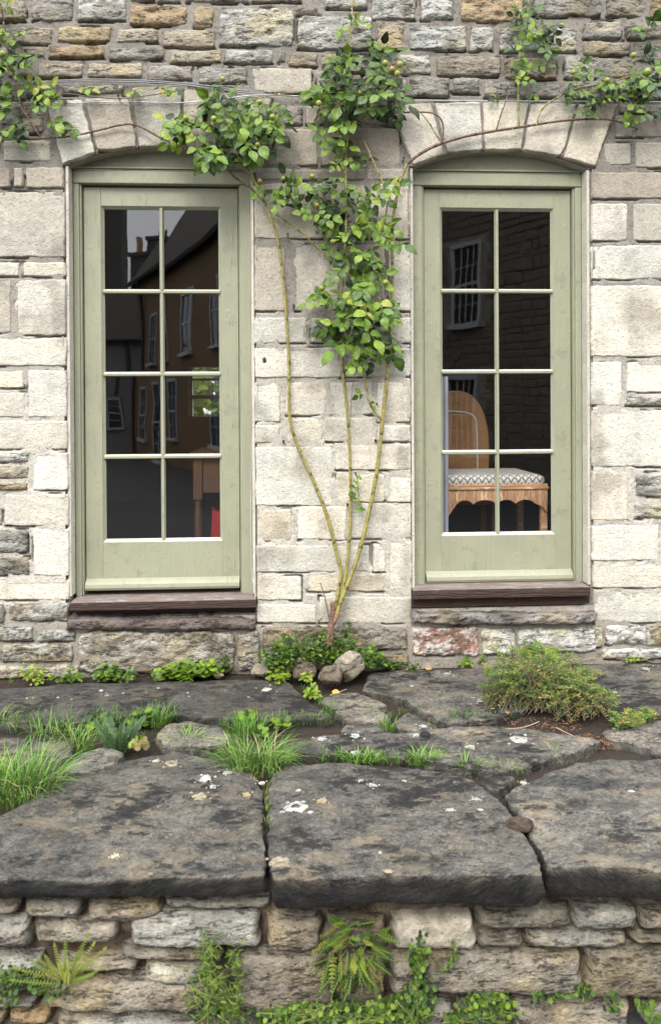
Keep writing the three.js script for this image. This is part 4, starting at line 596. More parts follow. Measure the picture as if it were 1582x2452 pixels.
// hips
M.hip = [std({ color: C(.22, .27, .05), roughness: .35 }), std({ color: C(.25, .26, .05), roughness: .35 }), std({ color: C(.3, .2, .06), roughness: .4 })]; M.sepal = std({ color: C(.2, .13, .05), roughness: .8 });
const hipG = new THREE.LatheGeometry([[0, -.95], [.45, -.85], [.85, -.45], [1, .05], [.86, .55], [.55, .85], [.38, 1.0], [.3, 1.02], [0, .98]].map((p) => new THREE.Vector2(...p)), 16);
const sepG = merged([0, 1, 2, 3, 4].map((i) => { const g = new THREE.ConeGeometry(.14, .85, 4); g.scale(1, 1, .5); g.translate(0, .4, 0); g.rotateX(.55); g.translate(0, .95, .2); g.rotateY(i * 1.257); return g; }));
for (const [u, v, k, r = .0125, up = 1, z = .16] of [[445, 283, 0], [512, 284, 1, .014, -1], [552, 302, 0, .012, -1], [652, 280, 1, .014, -1], [617, 346, 1, .012, -1], [430, 345, 0, .011, -1], [533, 190, 1, .013, 1], [622, 244, 0, .012, -1], [763, 247, 1, .014, -1], [863, 222, 1, .012, 1], [875, 236, 1, .014, -1], [922, 152, 1, .015, 1], [938, 166, 2, .015, -1], [957, 155, 1, .016, 1], [951, 176, 1, .015, -1], [678, 428, 0, .012, 1, .1], [747, 423, 1, .013, 1, .1], [758, 492, 2, .011, 1, .12], [770, 691, 0, .014, 1, .1], [923, 677, 0, .015, 1, .14], [796, 578, 0, .012, -1, .1], [622, 434, 2, .012, 1, .1],
  [1343, 62, 0, .014, 1, .1], [1280, 90, 0, .011, -1, .1], [1371, 174, 1, .012, 1, .1], [1515, 133, 1, .014, 1, .1], [1548, 172, 0, .02, -1, .12], [1452, 192, 1, .014, -1, .12], [1446, 246, 0, .011, -1, .1], [8, 128, 0, .014, -1, .12]]) {
  const P = W(u, v, z), h = new THREE.Mesh(hipG, M.hip[k]); h.name = 'rose_hip'; h.castShadow = h.receiveShadow = true; h.position.copy(P).sub(rose.position); h.scale.setScalar(r * 1.0); h.rotation.set(rr(-.5, .5, rs), rs() * 6, up < 0 ? PI + rr(-.5, .5, rs) : rr(-.4, .4, rs)); rose.add(h);
  const s = new THREE.Mesh(sepG, M.sepal); s.name = 'sepal'; s.castShadow = s.receiveShadow = true; h.add(s);
}

// ---------------------------------------------------------------- grass
const grassMat = new THREE.MeshPhysicalMaterial({ color: 0xffffff, vertexColors: true, roughness: .55, transmission: .3, thickness: 0, ior: 1.4, side: THREE.DoubleSide });
function blades(list, rnd) { // [{x, y, z, h, out: [dx, dz], bend, w, c}]
  const pos = [], uv = [], col = [], idx = [], n = 5;
  for (const b of list) {
    const o = pos.length / 3, l = Math.hypot(b.out[0], b.out[1]) || 1, ox = b.out[0] / l, oz = b.out[1] / l, fx = rnd() > .5 ? -oz : ox * .2 - oz, fz = ox, tw = rr(-.5, .5, rnd);
    for (let i = 0; i <= n; i++) { const t = i / n, k = b.bend * t * t, y = b.y + b.h * (t - .42 * b.bend * t * t * t), x = b.x + ox * b.h * k, z = b.z + oz * b.h * k, w = b.w * (1 - t * t * .96) * .5, sx = fx * w + ox * w * tw, sz = fz * w + oz * w * tw; pos.push(x - sx, y, z - sz, x + sx, y, z + sz); uv.push(0, t, 1, t); const s = lerp(.62, 1.08, t); for (let q = 0; q < 2; q++) col.push(b.c[0] * s, b.c[1] * s, b.c[2] * s); }
    for (let i = 0; i < n; i++) { const a = o + i * 2; idx.push(a, a + 1, a + 2, a + 1, a + 3, a + 2); }
  }
  return geoFrom(pos, idx, uv, col);
}
const GC = [[.08, .19, .02], [.125, .29, .028], [.175, .37, .04], [.25, .41, .055], [.3, .36, .1], [.06, .13, .03], [.4, .36, .17]];
function tuftList(u, v, rx, rz, h, n, rnd, o = {}) { const { bend = .5, w = .0032, cols = [0, 0, 1, 1, 1, 2, 2, 3, 6], lean = [0, 0], y = -.02 } = o, c = G(u, v, y), l = []; for (let i = 0; i < n; i++) { const a = rnd() * 2 * PI, q = Math.sqrt(rnd()), dx = Math.cos(a) * q, dz = Math.sin(a) * q, cc = GC[pick(cols, rnd)], v2 = rr(.8, 1.2, rnd); l.push({ x: c.x + dx * rx, y, z: c.z + dz * rz, h: h * rr(.4, 1.2, rnd), out: [dx + rr(-.6, .6, rnd) + lean[0], dz * .8 + rr(-.6, .6, rnd) + lean[1]], bend: bend * rr(.3, 1.5, rnd), w: w * rr(.7, 1.3, rnd), c: cc.map((x) => x * v2) }); } return l; }
const gr = rng(77);
for (const [u, v, rx, rz, h, n, label, o] of [
  [52, 1905, .13, .1, .16, 520, 'largest bright grass tuft, at the left edge beside the front coping', { bend: .75, lean: [.15, .1] }],
  [612, 1842, .12, .07, .125, 430, 'bushy bright grass tuft at the head of the joint between two coping stones', { bend: .85 }],
  [450, 1782, .05, .035, .07, 120, 'pale spreading grass tuft on the buff stone behind the left coping', { bend: 1.1, cols: [2, 3, 3, 4] }],
  [192, 1800, .05, .03, .13, 70, 'leaning grass tuft between the left edge tuft and the toothed plant', { bend: .7, lean: [.3, 0], cols: [1, 2, 3, 4] }],
  [120, 1762, .09, .03, .085, 70, 'thin arching grass tuft before the dark back slab at left', { bend: .9, cols: [1, 2, 3, 4] }],
  [372, 1736, .07, .03, .085, 110, 'soft grass tuft before the middle of the dark back slab', { bend: .6 }],
  [588, 1756, .075, .03, .075, 130, 'grass tuft with round weeds behind the bushy tuft', { bend: .6, cols: [0, 1, 1, 2] }],
  [868, 1826, .07, .014, .055, 90, 'arching grass tuft at the back edge of the middle coping', { bend: 1.1, cols: [1, 2, 3] }],
  [1012, 1830, .06, .016, .07, 90, 'upright grass tuft beside the middle coping, below the black pebble', { bend: .7, cols: [1, 2, 3] }],
  [1120, 1846, .045, .02, .065, 80, 'grass tuft at the right end of the middle coping', { bend: .7, cols: [0, 1, 2, 3] }],
  [1212, 1850, .04, .016, .06, 50, 'sparse grass tuft at the meeting of two coping joints', { bend: .8, cols: [1, 2, 3] }],
  [1318, 1812, .05, .014, .05, 34, 'few bent grass blades behind the right coping', { bend: 1.1, cols: [2, 3, 4] }],
  [925, 1754, .03, .02, .075, 46, 'narrow grass tuft among the small stones in the middle', { bend: .5, cols: [0, 1, 2, 5] }],
  [1106, 1726, .05, .018, .06, 60, 'grass tuft at the front edge of the back right slab', { bend: .6, cols: [0, 1, 5] }],
  [-4, 1740, .05, .04, .09, 60, 'drooping pale grass tuft at the left edge before the back slab', { bend: 1.1, cols: [3, 4, 2] }],
]) solo('grass_tuft', blades(tuftList(u, v, rx, rz, h, n, gr, o), gr), grassMat, label, 'grass tuft');
{ const l = []; // grass that grows along the joints, too mixed to count
  for (const [a, b, n, h, o] of [[[0, 1752], [430, 1726], 220, .095], [[520, 1742], [800, 1730], 260, .065], [[760, 1690], [800, 1712], 50, .035], [[800, 1690], [860, 1694], 30, .03], [[636, 1880], [640, 2010], 46, .03, { cols: [1, 3, 4], bend: .3 }], [[760, 1822], [1060, 1832], 180, .055], [[930, 1718], [1010, 1700], 46, .035], [[960, 1672], [1060, 1730], 60, .035], [[1060, 1735], [1240, 1720], 110, .04], [[720, 1650], [800, 1705], 110, .04], [[850, 1694], [930, 1720], 60, .035], [[930, 1750], [1010, 1752], 40, .03], [[1010, 1748], [1050, 1736], 30, .035], [[300, 1800], [380, 1750], 30, .05], [[0, 1620], [30, 1640], 20, .03], [[1300, 1815], [1240, 1860], 16, .03], [[130, 1800], [190, 1760], 50, .07, { bend: .8 }], [[380, 1742], [420, 1720], 20, .05]])
    for (let i = 0; i < n; i++) { const t = gr(); l.push(...tuftList(lerp(a[0], b[0], t), lerp(a[1], b[1], t) + rr(-4, 4, gr), .012, .008, h, 1, gr, { bend: .6, w: .0026, cols: [0, 1, 1, 2, 5], ...(o || {}) })); }
  solo('joint_grass', blades(l, gr), grassMat, 'short grass growing along the joints of the flagstones', 'grass', null, 'stuff'); }

// ---------------------------------------------------------------- small weeds and herbs
function herb(name, label, cat, spots, tones, geos, group) { // spots: [u, v, plane y or wall z, rx, height, rz, leaves, leaf size]
  const l = [], st = [], r = rng(Math.round(spots[0][0] * 7 + spots[0][1])); let base = null;
  for (const [u, v, y, rx, h, rz, n, size] of spots) {
    const c = G(u, v, y); base = base || c.clone();
    for (let i = 0; i < n; i++) { const a = r() * 2 * PI, q = Math.pow(r(), .6), e = Math.acos(1 - r() * .98), d = V(Math.cos(a) * Math.sin(e), Math.cos(e), Math.sin(a) * Math.sin(e)), P = V(c.x + d.x * rx * q, c.y + d.y * h * q + .004, Math.max(.012, c.z + d.z * rz * q));
      const dir = V(d.x + rr(-.8, .8, r), rr(-.2, .5, r), d.z + rr(-.5, .9, r)), nrm = V(d.x * .5 + rr(-.4, .4, r), .9, d.z * .4 + rr(0, .7, r)); l.push({ m: mat4(P, dir, nrm, size * rr(.65, 1.25, r)), g: pick(geos, r), mat: pick(tones, r) });
      if (i % 6 === 0) st.push(tube([V(c.x + d.x * rx * .15, c.y - .01, Math.max(.01, c.z + d.z * rz * .15)), V(c.x + d.x * rx * .5 * q, c.y + h * q * .55 * d.y + .006, Math.max(.01, c.z + d.z * rz * .5 * q)), P], .0012, .0008, 4, .03)); }
  }
  const t = thing(name, label, cat, base, group); bakeInto(t, l); part(t, 'stem', merged(st), M.stalk, null, 'stuff'); return t;
}
herb('herb_clump', 'dense clump of small-leaved green herb round the rose stump', 'weed', [[700, 1588, .06, .15, .14, .08, 520, .021], [800, 1580, .06, .12, .13, .09, 460, .021], [875, 1592, .04, .1, .085, .08, 330, .022], [680, 1560, .09, .05, .09, .04, 130, .017], [650, 1610, .0, .05, .07, .05, 120, .02], [820, 1480, .14, .03, .1, .025, 60, .013], [770, 1520, .12, .07, .08, .04, 150, .015]], [0, 1, 1, 1, 2, 2, 6], [...LGsmall, ...LGround]);
herb('weed_clump', 'yellow-green weed seedlings left of the brown loose stones', 'weed', [[668, 1630, 0, .05, .06, .04, 60, .03], [745, 1668, -.01, .035, .05, .03, 40, .028], [735, 1630, .03, .02, .04, .02, 24, .024]], [3, 3, 4, 2], LGsmall);
herb('weed_clump', 'large bright clump of leafy weeds at the wall foot under the left door', 'weed', [[445, 1622, .0, .11, .075, .05, 170, .032], [500, 1614, .01, .05, .07, .04, 80, .026], [395, 1624, 0, .05, .05, .04, 60, .026]], [2, 2, 3, 1], LGround);
herb('weed_clump', 'green weed clump with pointed leaves at the wall foot, left of the large bright clump', 'weed', [[258, 1624, 0, .06, .07, .04, 90, .032], [305, 1628, 0, .04, .045, .03, 46, .026]], [1, 2, 2, 0], LGsmall);
herb('weed_clump', 'yellowish weed clump at the wall foot near the left edge', 'weed', [[86, 1632, 0, .055, .075, .04, 80, .024], [66, 1620, 0, .03, .07, .03, 34, .02]], [3, 4, 2, 4], LGsmall);
herb('weed_clump', 'small weed with one green rosette between two wall-foot clumps at left', 'weed', [[172, 1630, 0, .04, .05, .03, 50, .028], [140, 1632, 0, .03, .03, .02, 20, .022]], [1, 2, 2], LGsmall);
herb('weed_clump', 'thin brown-green weed at the wall foot beside the white flake', 'weed', [[540, 1606, .01, .045, .09, .03, 90, .018], [525, 1590, .03, .02, .06, .02, 24, .016]], [1, 6, 7, 0], LGsmall);
herb('weed_clump', 'low creeping weed between the rose clump and the red-stained stone', 'weed', [[940, 1600, 0, .07, .04, .03, 120, .018], [990, 1604, 0, .04, .03, .02, 50, .016]], [1, 0, 6, 2], LGsmall);
herb('weed_clump', 'small bright seedling in the joint below the red-stained stone', 'weed', [[1114, 1594, 0, .035, .035, .02, 26, .026], [1152, 1584, .01, .02, .04, .02, 14, .018]], [2, 3, 2], LGsmall);
herb('weed_clump', 'wispy weed growing from the wall below the right stone sill', 'weed', [[1186, 1560, .05, .04, .09, .02, 60, .015], [1205, 1580, .02, .03, .05, .02, 30, .014]], [1, 4, 7, 5], LGnarrow);
herb('leafy_weed', 'broad-leaved bright green weed at the top of the bushy shrub', 'weed', [[1292, 1588, .03, .075, .075, .05, 46, .055], [1260, 1580, .05, .03, .07, .03, 14, .05]], [2, 2, 1, 3], LGsmall);
herb('weed_clump', 'small pale weed at the wall foot right of the bushy shrub', 'weed', [[1520, 1584, 0, .05, .035, .02, 50, .016]], [3, 4, 1], LGsmall);
herb('leafy_weed', 'round-leaved weed in the grass behind the bushy tuft', 'weed', [[592, 1728, -.01, .03, .05, .02, 14, .03], [676, 1738, -.01, .04, .045, .02, 12, .034], [625, 1760, -.01, .02, .02, .02, 8, .024]], [1, 2, 2], LGround);
herb('leafy_weed', 'scatter of tiny weeds by the toothed plant', 'weed', [[235, 1742, -.01, .05, .06, .03, 40, .03], [345, 1730, -.01, .05, .05, .03, 40, .03]], [1, 2, 0], LGround);

{ // toothed grey-green plant
  const c = G(286, 1806, -.02), t = thing('toothed_plant', 'grey-green plant with long toothed leaves behind the left coping', 'weed', c), r = rng(19), m = leafMat(.07, .13, .045, .6), g = [21, 22, 23].map((s) => leafGeo(s, .2, .22, .2, .45, 13, .75));
  for (let i = 0; i < 15; i++) { const a = i / 15 * 2 * PI + r(), d = V(Math.cos(a) * .55, rr(.8, 1.7, r), Math.sin(a) * .7), q = pick(g, r).clone(); q.applyMatrix4(mat4(V(c.x + d.x * .02, c.y + .005, c.z + d.z * .02), d, V(-d.x * .5 + rr(-.3, .3, r), .3, 1), rr(.08, .15, r))); part(t, 'leaf', q, m); }
  const d = thing('withered_plant', 'round yellow-brown withered leaf rosette beside the toothed plant', 'weed', G(332, 1786, -.01)), l = []; for (let i = 0; i < 26; i++) { const P = G(332 + rr(-14, 14, r), 1780 + rr(-8, 8, r), .0 + .06 * r()); l.push({ m: mat4(P, V(rr(-1, 1, r), rr(-.3, .6, r), rr(-.3, .8, r)), V(rr(-.5, .5, r), .6, .8), rr(.02, .034, r)), g: pick(LGround, r), mat: pick([7, 7, 7, 3], r) }); } bakeInto(d, l);
}
{ // the bushy shrub on the right
  const r = rng(303), base = G(1300, 1722, -.02), t = thing('bushy_shrub', 'bushy fine-leaved shrub with rust-tinged tips spilling over the right flagstones', 'shrub', base), st = [], l = [];
  const spot = (u0, v0, du, dv, n, hgt) => { for (let i = 0; i < n; i++) { const b = G(u0 + rr(-du, du, r) * .75, v0 + rr(-dv, dv, r) * .5, -.01), tip = G(u0 + rr(-du, du, r), v0 + rr(-dv, dv * .4, r), 0); tip.y = hgt * rr(.2, 1.25, r) * (1 - .7 * Math.pow(Math.abs(tip.x - base.x) / .33, 2)); tip.y = Math.max(tip.y, .02); tip.z = Math.max(tip.z, .04); const mid = b.clone().lerp(tip, .5).add(V(0, hgt * .3, 0)); const cv = new THREE.CatmullRomCurve3([b, mid, tip]); st.push(tube([b, mid, tip], .0016, .0007, 4, .03)); const k = 38, red = r() > .72; for (let q = 2; q < k; q++) { const P = cv.getPoint(q / k), a = r() * 6.28; l.push({ m: mat4(P, V(Math.cos(a), rr(.1, 1.1, r), Math.sin(a)), V(rr(-.5, .5, r), .7, .7), rr(.010, .021, r)), g: pick(LGnarrow, r), mat: pick(red ? [7, 4, 3, 5, 7] : q > 26 ? [2, 3, 2, 3, 1] : [1, 2, 1, 0, 6], r) }); } } };
  spot(1295, 1680, 145, 60, 170, .195); spot(1390, 1712, 100, 34, 80, .14); spot(1205, 1690, 66, 34, 60, .15); spot(1300, 1690, 100, 30, 60, .12); spot(1500, 1745, 46, 22, 46, .055); spot(1530, 1730, 40, 20, 24, .05);
  bakeInto(t, l); part(t, 'stem', merged(st), M.twig, null, 'stuff');
}
// ---------------------------------------------------------------- ferns on the retaining wall
function frondGeo(P, dir, len, curl, wide, r, np = 15) { const pos = []; const up = V(0, 1, 0), side = V(0, 0, 0).crossVectors(dir, V(0, .3, 1)).normalize(), l = [], pp = []; for (let i = 0; i <= np; i++) { const t = i / np; pp.push(P.clone().addScaledVector(dir, len * t).add(V(0, -curl * len * t * t, .25 * len * t * (1 - t)))); } const stalk = tube(pp, .0014, .0006, 4, .02); for (let i = 2; i <= np; i++) { const t = i / np, w = wide * len * Math.pow(Math.sin(PI * Math.min(1, .12 + t * .88)), .8) * (1 - .2 * t), tg = pp[i].clone().sub(pp[i - 1]).normalize(); for (const s of [-1, 1]) l.push({ m: mat4(pp[i], side.clone().multiplyScalar(s).addScaledVector(tg, .45).add(V(0, -.12, 0)), V(rr(-.2, .2, r), .5, 1), Math.max(.006, w)), g: LGfern }); } l.push({ m: mat4(pp[np], dir, V(0, .4, 1), len * .1), g: LGfern }); return [bake(l), stalk]; }
const LGfern = leafGeo(31, .42, 0, .08, .2, 4, .7);
function fern(name, label, u, v, n, lens, spread, tones, wide, seed, scatter, curl, np) {
  const r = rng(seed), c = W(u, v, ZW + .02), t = thing(name, label, 'fern', c), mats = tones.map((k) => LM[k]);
  for (let i = 0; i < n; i++) { const a = spread[0] + (spread[1] - spread[0]) * (i + r()) / n + (n > 50 ? rr(-.8, .8, r) : 0), q = Math.sqrt(r()), b2 = n > 50 ? r() * 6.28 : a, e2 = n > 50 ? a * .35 + b2 * .65 + rr(-1.1, 1.1, r) : a, d = V(Math.cos(e2) * (.35 + q), Math.sin(e2) * (.3 + q) - (n > 50 ? .12 : -.1), n > 50 ? rr(.25, .7, r) + .9 * (1 - q) : rr(.1, .45, r)).normalize(), len = rr(lens[0], lens[1], r), [g, s] = frondGeo(c.clone().add(V(Math.cos(b2) * q * scatter * 1.15, Math.sin(b2) * q * scatter * 1.3, .035 * (1 - q * q))), d, len, curl * rr(.3, 1.6, r), wide, r, np); const m = part(t, 'frond', g, pick(mats, r)); part(m, 'frond_stalk', s, M.stalk); }
}
fern('wall_fern', 'large shaggy green fern hanging from the middle of the low wall', 842, 2268, 104, [.038, .076], [0, 6.28], [0, 1, 1, 1, 2, 2, 3, 7, 4], .21, 71, .064, .15, 9);
fern('wall_fern', 'small yellow-green fern with a few long fronds at the left of the low wall', 168, 2340, 14, [.11, .165], [.5, PI - .5], [3, 4, 4], .07, 72, .012, .12, 15);
// trailing weeds on the retaining wall
function trail(label, list, tones, geos, size, cat = 'weed', name = 'trailing_weed') { const r = rng(Math.round(list[0][0] + list[0][1] * 3)), l = [], st = []; let base = null; for (const [u, v, ru, rv, n] of list) { base = base || W(u, v + rv, ZW); let prev = W(u, v + rv, ZW + .02); for (let i = 0; i < n; i++) { const P = W(u + ru * 1.25 * (r() + r() + r() - 1.5), v + rv * 1.3 * (r() + r() + r() - 1.5), ZW + rr(.012, .075, r)); l.push({ m: mat4(P, V(rr(-1, 1, r), rr(-.6, .6, r), rr(.1, .8, r)), V(rr(-.5, .5, r), .6, .9), size * rr(.7, 1.3, r)), g: pick(geos, r), mat: pick(tones, r) }); if (i % 5 === 0) { st.push(tube([prev, prev.clone().lerp(P, .5).add(V(0, 0, .01)), P], .001, .0007, 4, .03)); prev = P; } } } const t = thing(name, label, cat, base); bakeInto(t, l); part(t, 'stem', merged(st), M.stalk, null, 'stuff'); }
trail('upright feathery weed growing up the low wall, left of the large fern', [[500, 2286, 18, 46, 120], [505, 2390, 44, 60, 330], [562, 2300, 12, 30, 60], [560, 2400, 24, 36, 90]], [1, 2, 6, 2, 3], LGnarrow, .019);
trail('strand of small round leaves hanging right of the large fern', [[1000, 2300, 16, 44, 110], [1000, 2390, 26, 40, 150]], [0, 1, 2], LGround, .0125);
trail('mat of round-leaved creeper along the bottom of the low wall under the fern', [[720, 2432, 80, 22, 420], [860, 2430, 90, 24, 480], [960, 2420, 50, 30, 220]], [0, 1, 1, 2, 3], LGround, .0125);
trail('creeper patch at the bottom of the low wall, right of the middle', [[1160, 2424, 56, 30, 220], [1110, 2440, 40, 14, 90], [1180, 2392, 36, 18, 90]], [0, 1, 1, 2, 3], LGround, .0125);
trail('dark round-leaved creeper at the left edge of the low wall', [[20, 2360, 30, 34, 110], [80, 2340, 34, 20, 60], [130, 2370, 40, 16, 40]], [0, 1, 6, 1], LGround, .0125);
trail('thin line of creeper leaves in the right joint of the low wall', [[1340, 2384, 60, 8, 26], [1400, 2376, 20, 16, 28], [1460, 2402, 16, 24, 20], [1300, 2390, 30, 8, 12]], [0, 1, 2], LGround, .0125);
trail('few small green leaves on the flat face of a buff stone, right of the fern', [[1076, 2300, 26, 22, 18]], [1, 2], LGround, .012);
trail('green creeper in the bottom right corner of the low wall', [[1540, 2412, 20, 10, 14], [1560, 2436, 20, 12, 14]], [1, 2], LGround, .016);
// fallen leaves
for (const [u, v, c, s, label] of [[795, 1656, C(.7, .33, .06), .036, 'fallen orange leaf on the earth below the loose stones'], [1018, 1600, C(.5, .24, .08), .03, 'curled brown leaf at the wall foot, left of the seedling'], [1210, 1706, C(.38, .12, .06), .016, 'tiny red-brown leaf under the shrub']]) { const g = LG[1].clone(); g.applyMatrix4(mat4(G(u, v, .004), V(.7, .15, .4), V(-.2, 1, .5), s)); solo('fallen_leaf', g, std({ color: c, map: T_LEAF.map, vertexColors: true, side: THREE.DoubleSide }), label, 'leaf'); }
{ const r = rng(64), l = []; // dead shrub litter
  for (let i = 0; i < 460; i++) { const P = i % 3 ? G(1400 + rr(-60, 60, r), 1775 + rr(-18, 20, r), -.012) : G(1300 + rr(-100, 90, r), 1735 + rr(-16, 14, r), -.008), a = r() * 6.28; l.push({ m: mat4(P, V(Math.cos(a), rr(-.1, .4, r), Math.sin(a)), V(0, 1, .2), rr(.008, .018, r)), g: pick(LGnarrow, r), mat: 7 }); }
  const m = bake(l); solo('leaf_litter', m, std({ color: C(.2, .09, .045), vertexColors: true }), 'rusty leaf litter lying in the joints by the shrub', 'leaf litter', null, 'stuff'); }
{ const l = []; for (const a of [[[1040, 1590], [1075, 1583], [1110, 1588]], [[1290, 1728], [1250, 1742], [1210, 1745]], [[1395, 1580], [1440, 1576], [1520, 1580]], [[790, 1664], [815, 1656], [830, 1650]], [[1330, 1742], [1350, 1752], [1372, 1762]]]) l.push(tube(a.map(([u, v]) => G(u, v, .012)), .0016, .001, 5, .02)); solo('dry_twigs', merged(l), std({ color: C(.42, .33, .23) }), 'dry twigs scattered on the flagstones at the wall foot', 'twigs', null, 'stuff'); }

// ================================================================ rooms behind the glazed doors
{
  const fl = .3, ce = 2.95, zb = -4, x0 = -1.9, x1 = 2.4, zf = -.417, bx0 = X(452, zb, 940), bx1 = X(566, zb, 940), by1 = Yv(878, zb, 500), by0 = Yv(997, zb, 500);
  const wallPanel = (a, b, c, d, e, f) => boxUV(new THREE.BoxGeometry(b - a, d - c, f - e).translate((a + b) / 2, (c + d) / 2, (e + f) / 2));
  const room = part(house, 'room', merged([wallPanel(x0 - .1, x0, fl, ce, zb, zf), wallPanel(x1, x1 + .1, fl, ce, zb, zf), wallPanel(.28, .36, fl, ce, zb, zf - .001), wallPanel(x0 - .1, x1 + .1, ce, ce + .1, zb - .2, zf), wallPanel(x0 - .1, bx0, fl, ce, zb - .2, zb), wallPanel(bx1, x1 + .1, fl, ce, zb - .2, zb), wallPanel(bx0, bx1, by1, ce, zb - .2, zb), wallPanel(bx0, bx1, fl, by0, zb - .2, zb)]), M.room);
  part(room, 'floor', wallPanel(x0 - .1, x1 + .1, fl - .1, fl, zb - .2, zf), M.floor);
  const ym = Yv(950, zb, 500), wf = std({ color: C(.5, .5, .46) });
  part(room, 'back_window', merged([rbox(bx0, bx1, ym - .02, ym + .02, zb - .12, zb - .06), rbox(bx0, bx0 + .03, by0, by1, zb - .12, zb - .06), rbox(bx1 - .03, bx1, by0, by1, zb - .12, zb - .06), rbox(bx0, bx1, Yv(908, zb, 500) - .012, Yv(908, zb, 500) + .012, zb - .12, zb - .06)]), wf);
  // roof of the house, so that no daylight falls in from above
  part(house, 'roof', boxUV(new THREE.BoxGeometry(5.8, .2, 4.6).translate(.2, wallTop + .1, -2.1)), std({ color: C(.13, .11, .09) }));
  part(house, 'back_wall', merged([boxUV(new THREE.BoxGeometry(.2, 6.3, 3.6).translate(wallX0 + .1, 2.4, -2.22)), boxUV(new THREE.BoxGeometry(.2, 6.3, 3.6).translate(wallX1 - .1, 2.4, -2.22)), boxUV(new THREE.BoxGeometry(5.2, 2.6, .2).translate(.2, 4.35, -4.1))]), M.core);
  // garden behind, its leaves in bright yellow-green tones
  const r = rng(8), l = []; for (let i = 0; i < 7000; i++) { const P = V(rr(-3.0, .3, r), rr(-.4, 2.6, r), rr(-7.4, -5.6, r)); l.push({ m: mat4(P, V(rr(-1, 1, r), rr(-.6, .6, r), rr(-1, 1, r)), V(rr(-.4, .4, r), .9, .8), rr(.1, .19, r)), g: pick(LGsmall, r), mat: pick([3, 4, 3, 3, 2, 4], r) }); }
  const b = thing('garden_bush', 'bright yellow-green bush seen through the left door and its back window', 'bush', V(-1, STREET, -6.4)); for (let i = 0; i < 1600; i++) l.push({ m: mat4(V(rr(-5, 1.5, r), rr(-.4, 3.4, r), rr(-8.6, -7.6, r)), V(rr(-1, 1, r), rr(-.6, .6, r), rr(-1, 1, r)), V(rr(-.4, .4, r), .9, .8), rr(.25, .4, r)), g: pick(LGsmall, r), mat: pick([3, 2, 3, 4], r) }); bakeInto(b, l); part(b, 'stem', merged([-2.6, -1.6, -.8, 0].map((x) => tube([V(x, STREET, -6.4), V(x + .1, 1, -6.3), V(x - .1, 2.6, -6.5)], .04, .015, 6, .2))), M.twig);
  solo('garden_ground', boxUV(new THREE.BoxGeometry(40, .1, 30).translate(0, STREET - .02, -19.5)), std({ color: C(.06, .1, .03) }), 'green garden ground behind the house', 'garden', null, 'structure');
  // scalloped seat by the right door
  const zs = -.42, sx0 = X(1052, zs, 1190), sx1 = X(1309, zs, 1190), yt = Yv(1168, zs, 1190), yb = Yv(1205, zs, 1190), base = V((sx0 + sx1) / 2, fl, zs - .25);
  const seat = thing('cushioned_seat', 'wooden seat with scalloped apron and patterned cushion behind the right door', 'seat', base);
  const oak = std({ map: T_WOOD.map, bumpMap: T_WOOD.bump, bumpScale: .002, color: C(1.2, 1.15, .85), roughness: .5 });
  { const s = new THREE.Shape(), yA = Yv(1176, zs), q = (u, v) => [X(u, zs, 1200), Yv(v, zs)]; s.moveTo(sx0, yA); s.lineTo(sx1, yA); s.lineTo(...q(1308, 1232)); s.bezierCurveTo(...q(1300, 1216), ...q(1286, 1214), ...q(1282, 1212)); for (const [a, b, c] of [[1282, 1258, 1234], [1234, 1212, 1188], [1188, 1160, 1132], [1132, 1110, 1088]]) s.bezierCurveTo(...q(lerp(a, b, .55), 1198), ...q(lerp(b, c, .45), 1198), ...q(c, c === 1088 ? 1216 : 1211)); s.lineTo(...q(1064, 1252)); s.lineTo(sx0, Yv(1262, zs));
    const pts2 = s.getPoints(10).map((p) => p); const s2 = new THREE.Shape(); s2.moveTo(sx0, yA); s2.lineTo(sx1, yA); let started = false; for (const p of pts2) if (p.y < yA - .002) s2.lineTo(p.x, p.y);
    const g = new THREE.ExtrudeGeometry(s2, { depth: .022, bevelEnabled: true, bevelSize: .003, bevelThickness: .003, bevelSegments: 1 }); g.translate(0, 0, zs - .022); const h = boxUV(g); for (let i = 0; i < h.attributes.uv.count; i++) { const a = h.attributes.uv.getX(i); h.attributes.uv.setXY(i, h.attributes.uv.getY(i), a); } part(seat, 'apron', h, oak); }
  part(seat, 'seat_rail', merged([rbox(sx0 - .01, sx1 + .008, Yv(1177, zs), Yv(1170, zs), zs - .5, zs + .012, .004), rbox(sx0 - .004, sx1 + .002, Yv(1169.6, zs), Yv(1164, zs), zs - .5, zs + .006, .003)]), oak);
  const cush = (() => { const t = texOf(256, (i) => { const x = (i % 256) / 256 * 8, y = Math.floor(i / 256) / 256 * 4, z = Math.abs((x % 2) - 1), k = ((y + z * .8) % 1), n = Math.sin(x * 9) * .06, d = k + n > .62 ? .25 : 1; return [.78 * d + .03, .76 * d + .03, .7 * d + .04]; }, true, .16); return std({ map: t, roughness: .95 }); })();
  { const g = new RoundedBoxGeometry(sx1 - sx0 - .01, .075, .48, 5, .036), p = g.attributes.position, cxm = (sx0 + sx1) / 2, ym2 = Yv(1155, zs); for (let i = 0; i < p.count; i++) { const e = 1 - Math.pow(Math.abs(p.getX(i)) / ((sx1 - sx0) / 2), 3) * .6; p.setY(i, p.getY(i) * (p.getY(i) > 0 ? e : 1) + .01 * (p.getY(i) > 0 ? e : 0)); } g.computeVertexNormals(); g.translate(cxm, ym2, zs - .236); part(seat, 'cushion', boxUV(g), cush); }
  for (const x of [sx0 - .006, sx1 - .006]) for (const z of [zs - .045, zs - .46]) part(seat, 'leg', rbox(x - .018, x + .018, fl, Yv(1178, zs), z - .018, z + .018, .004), oak);
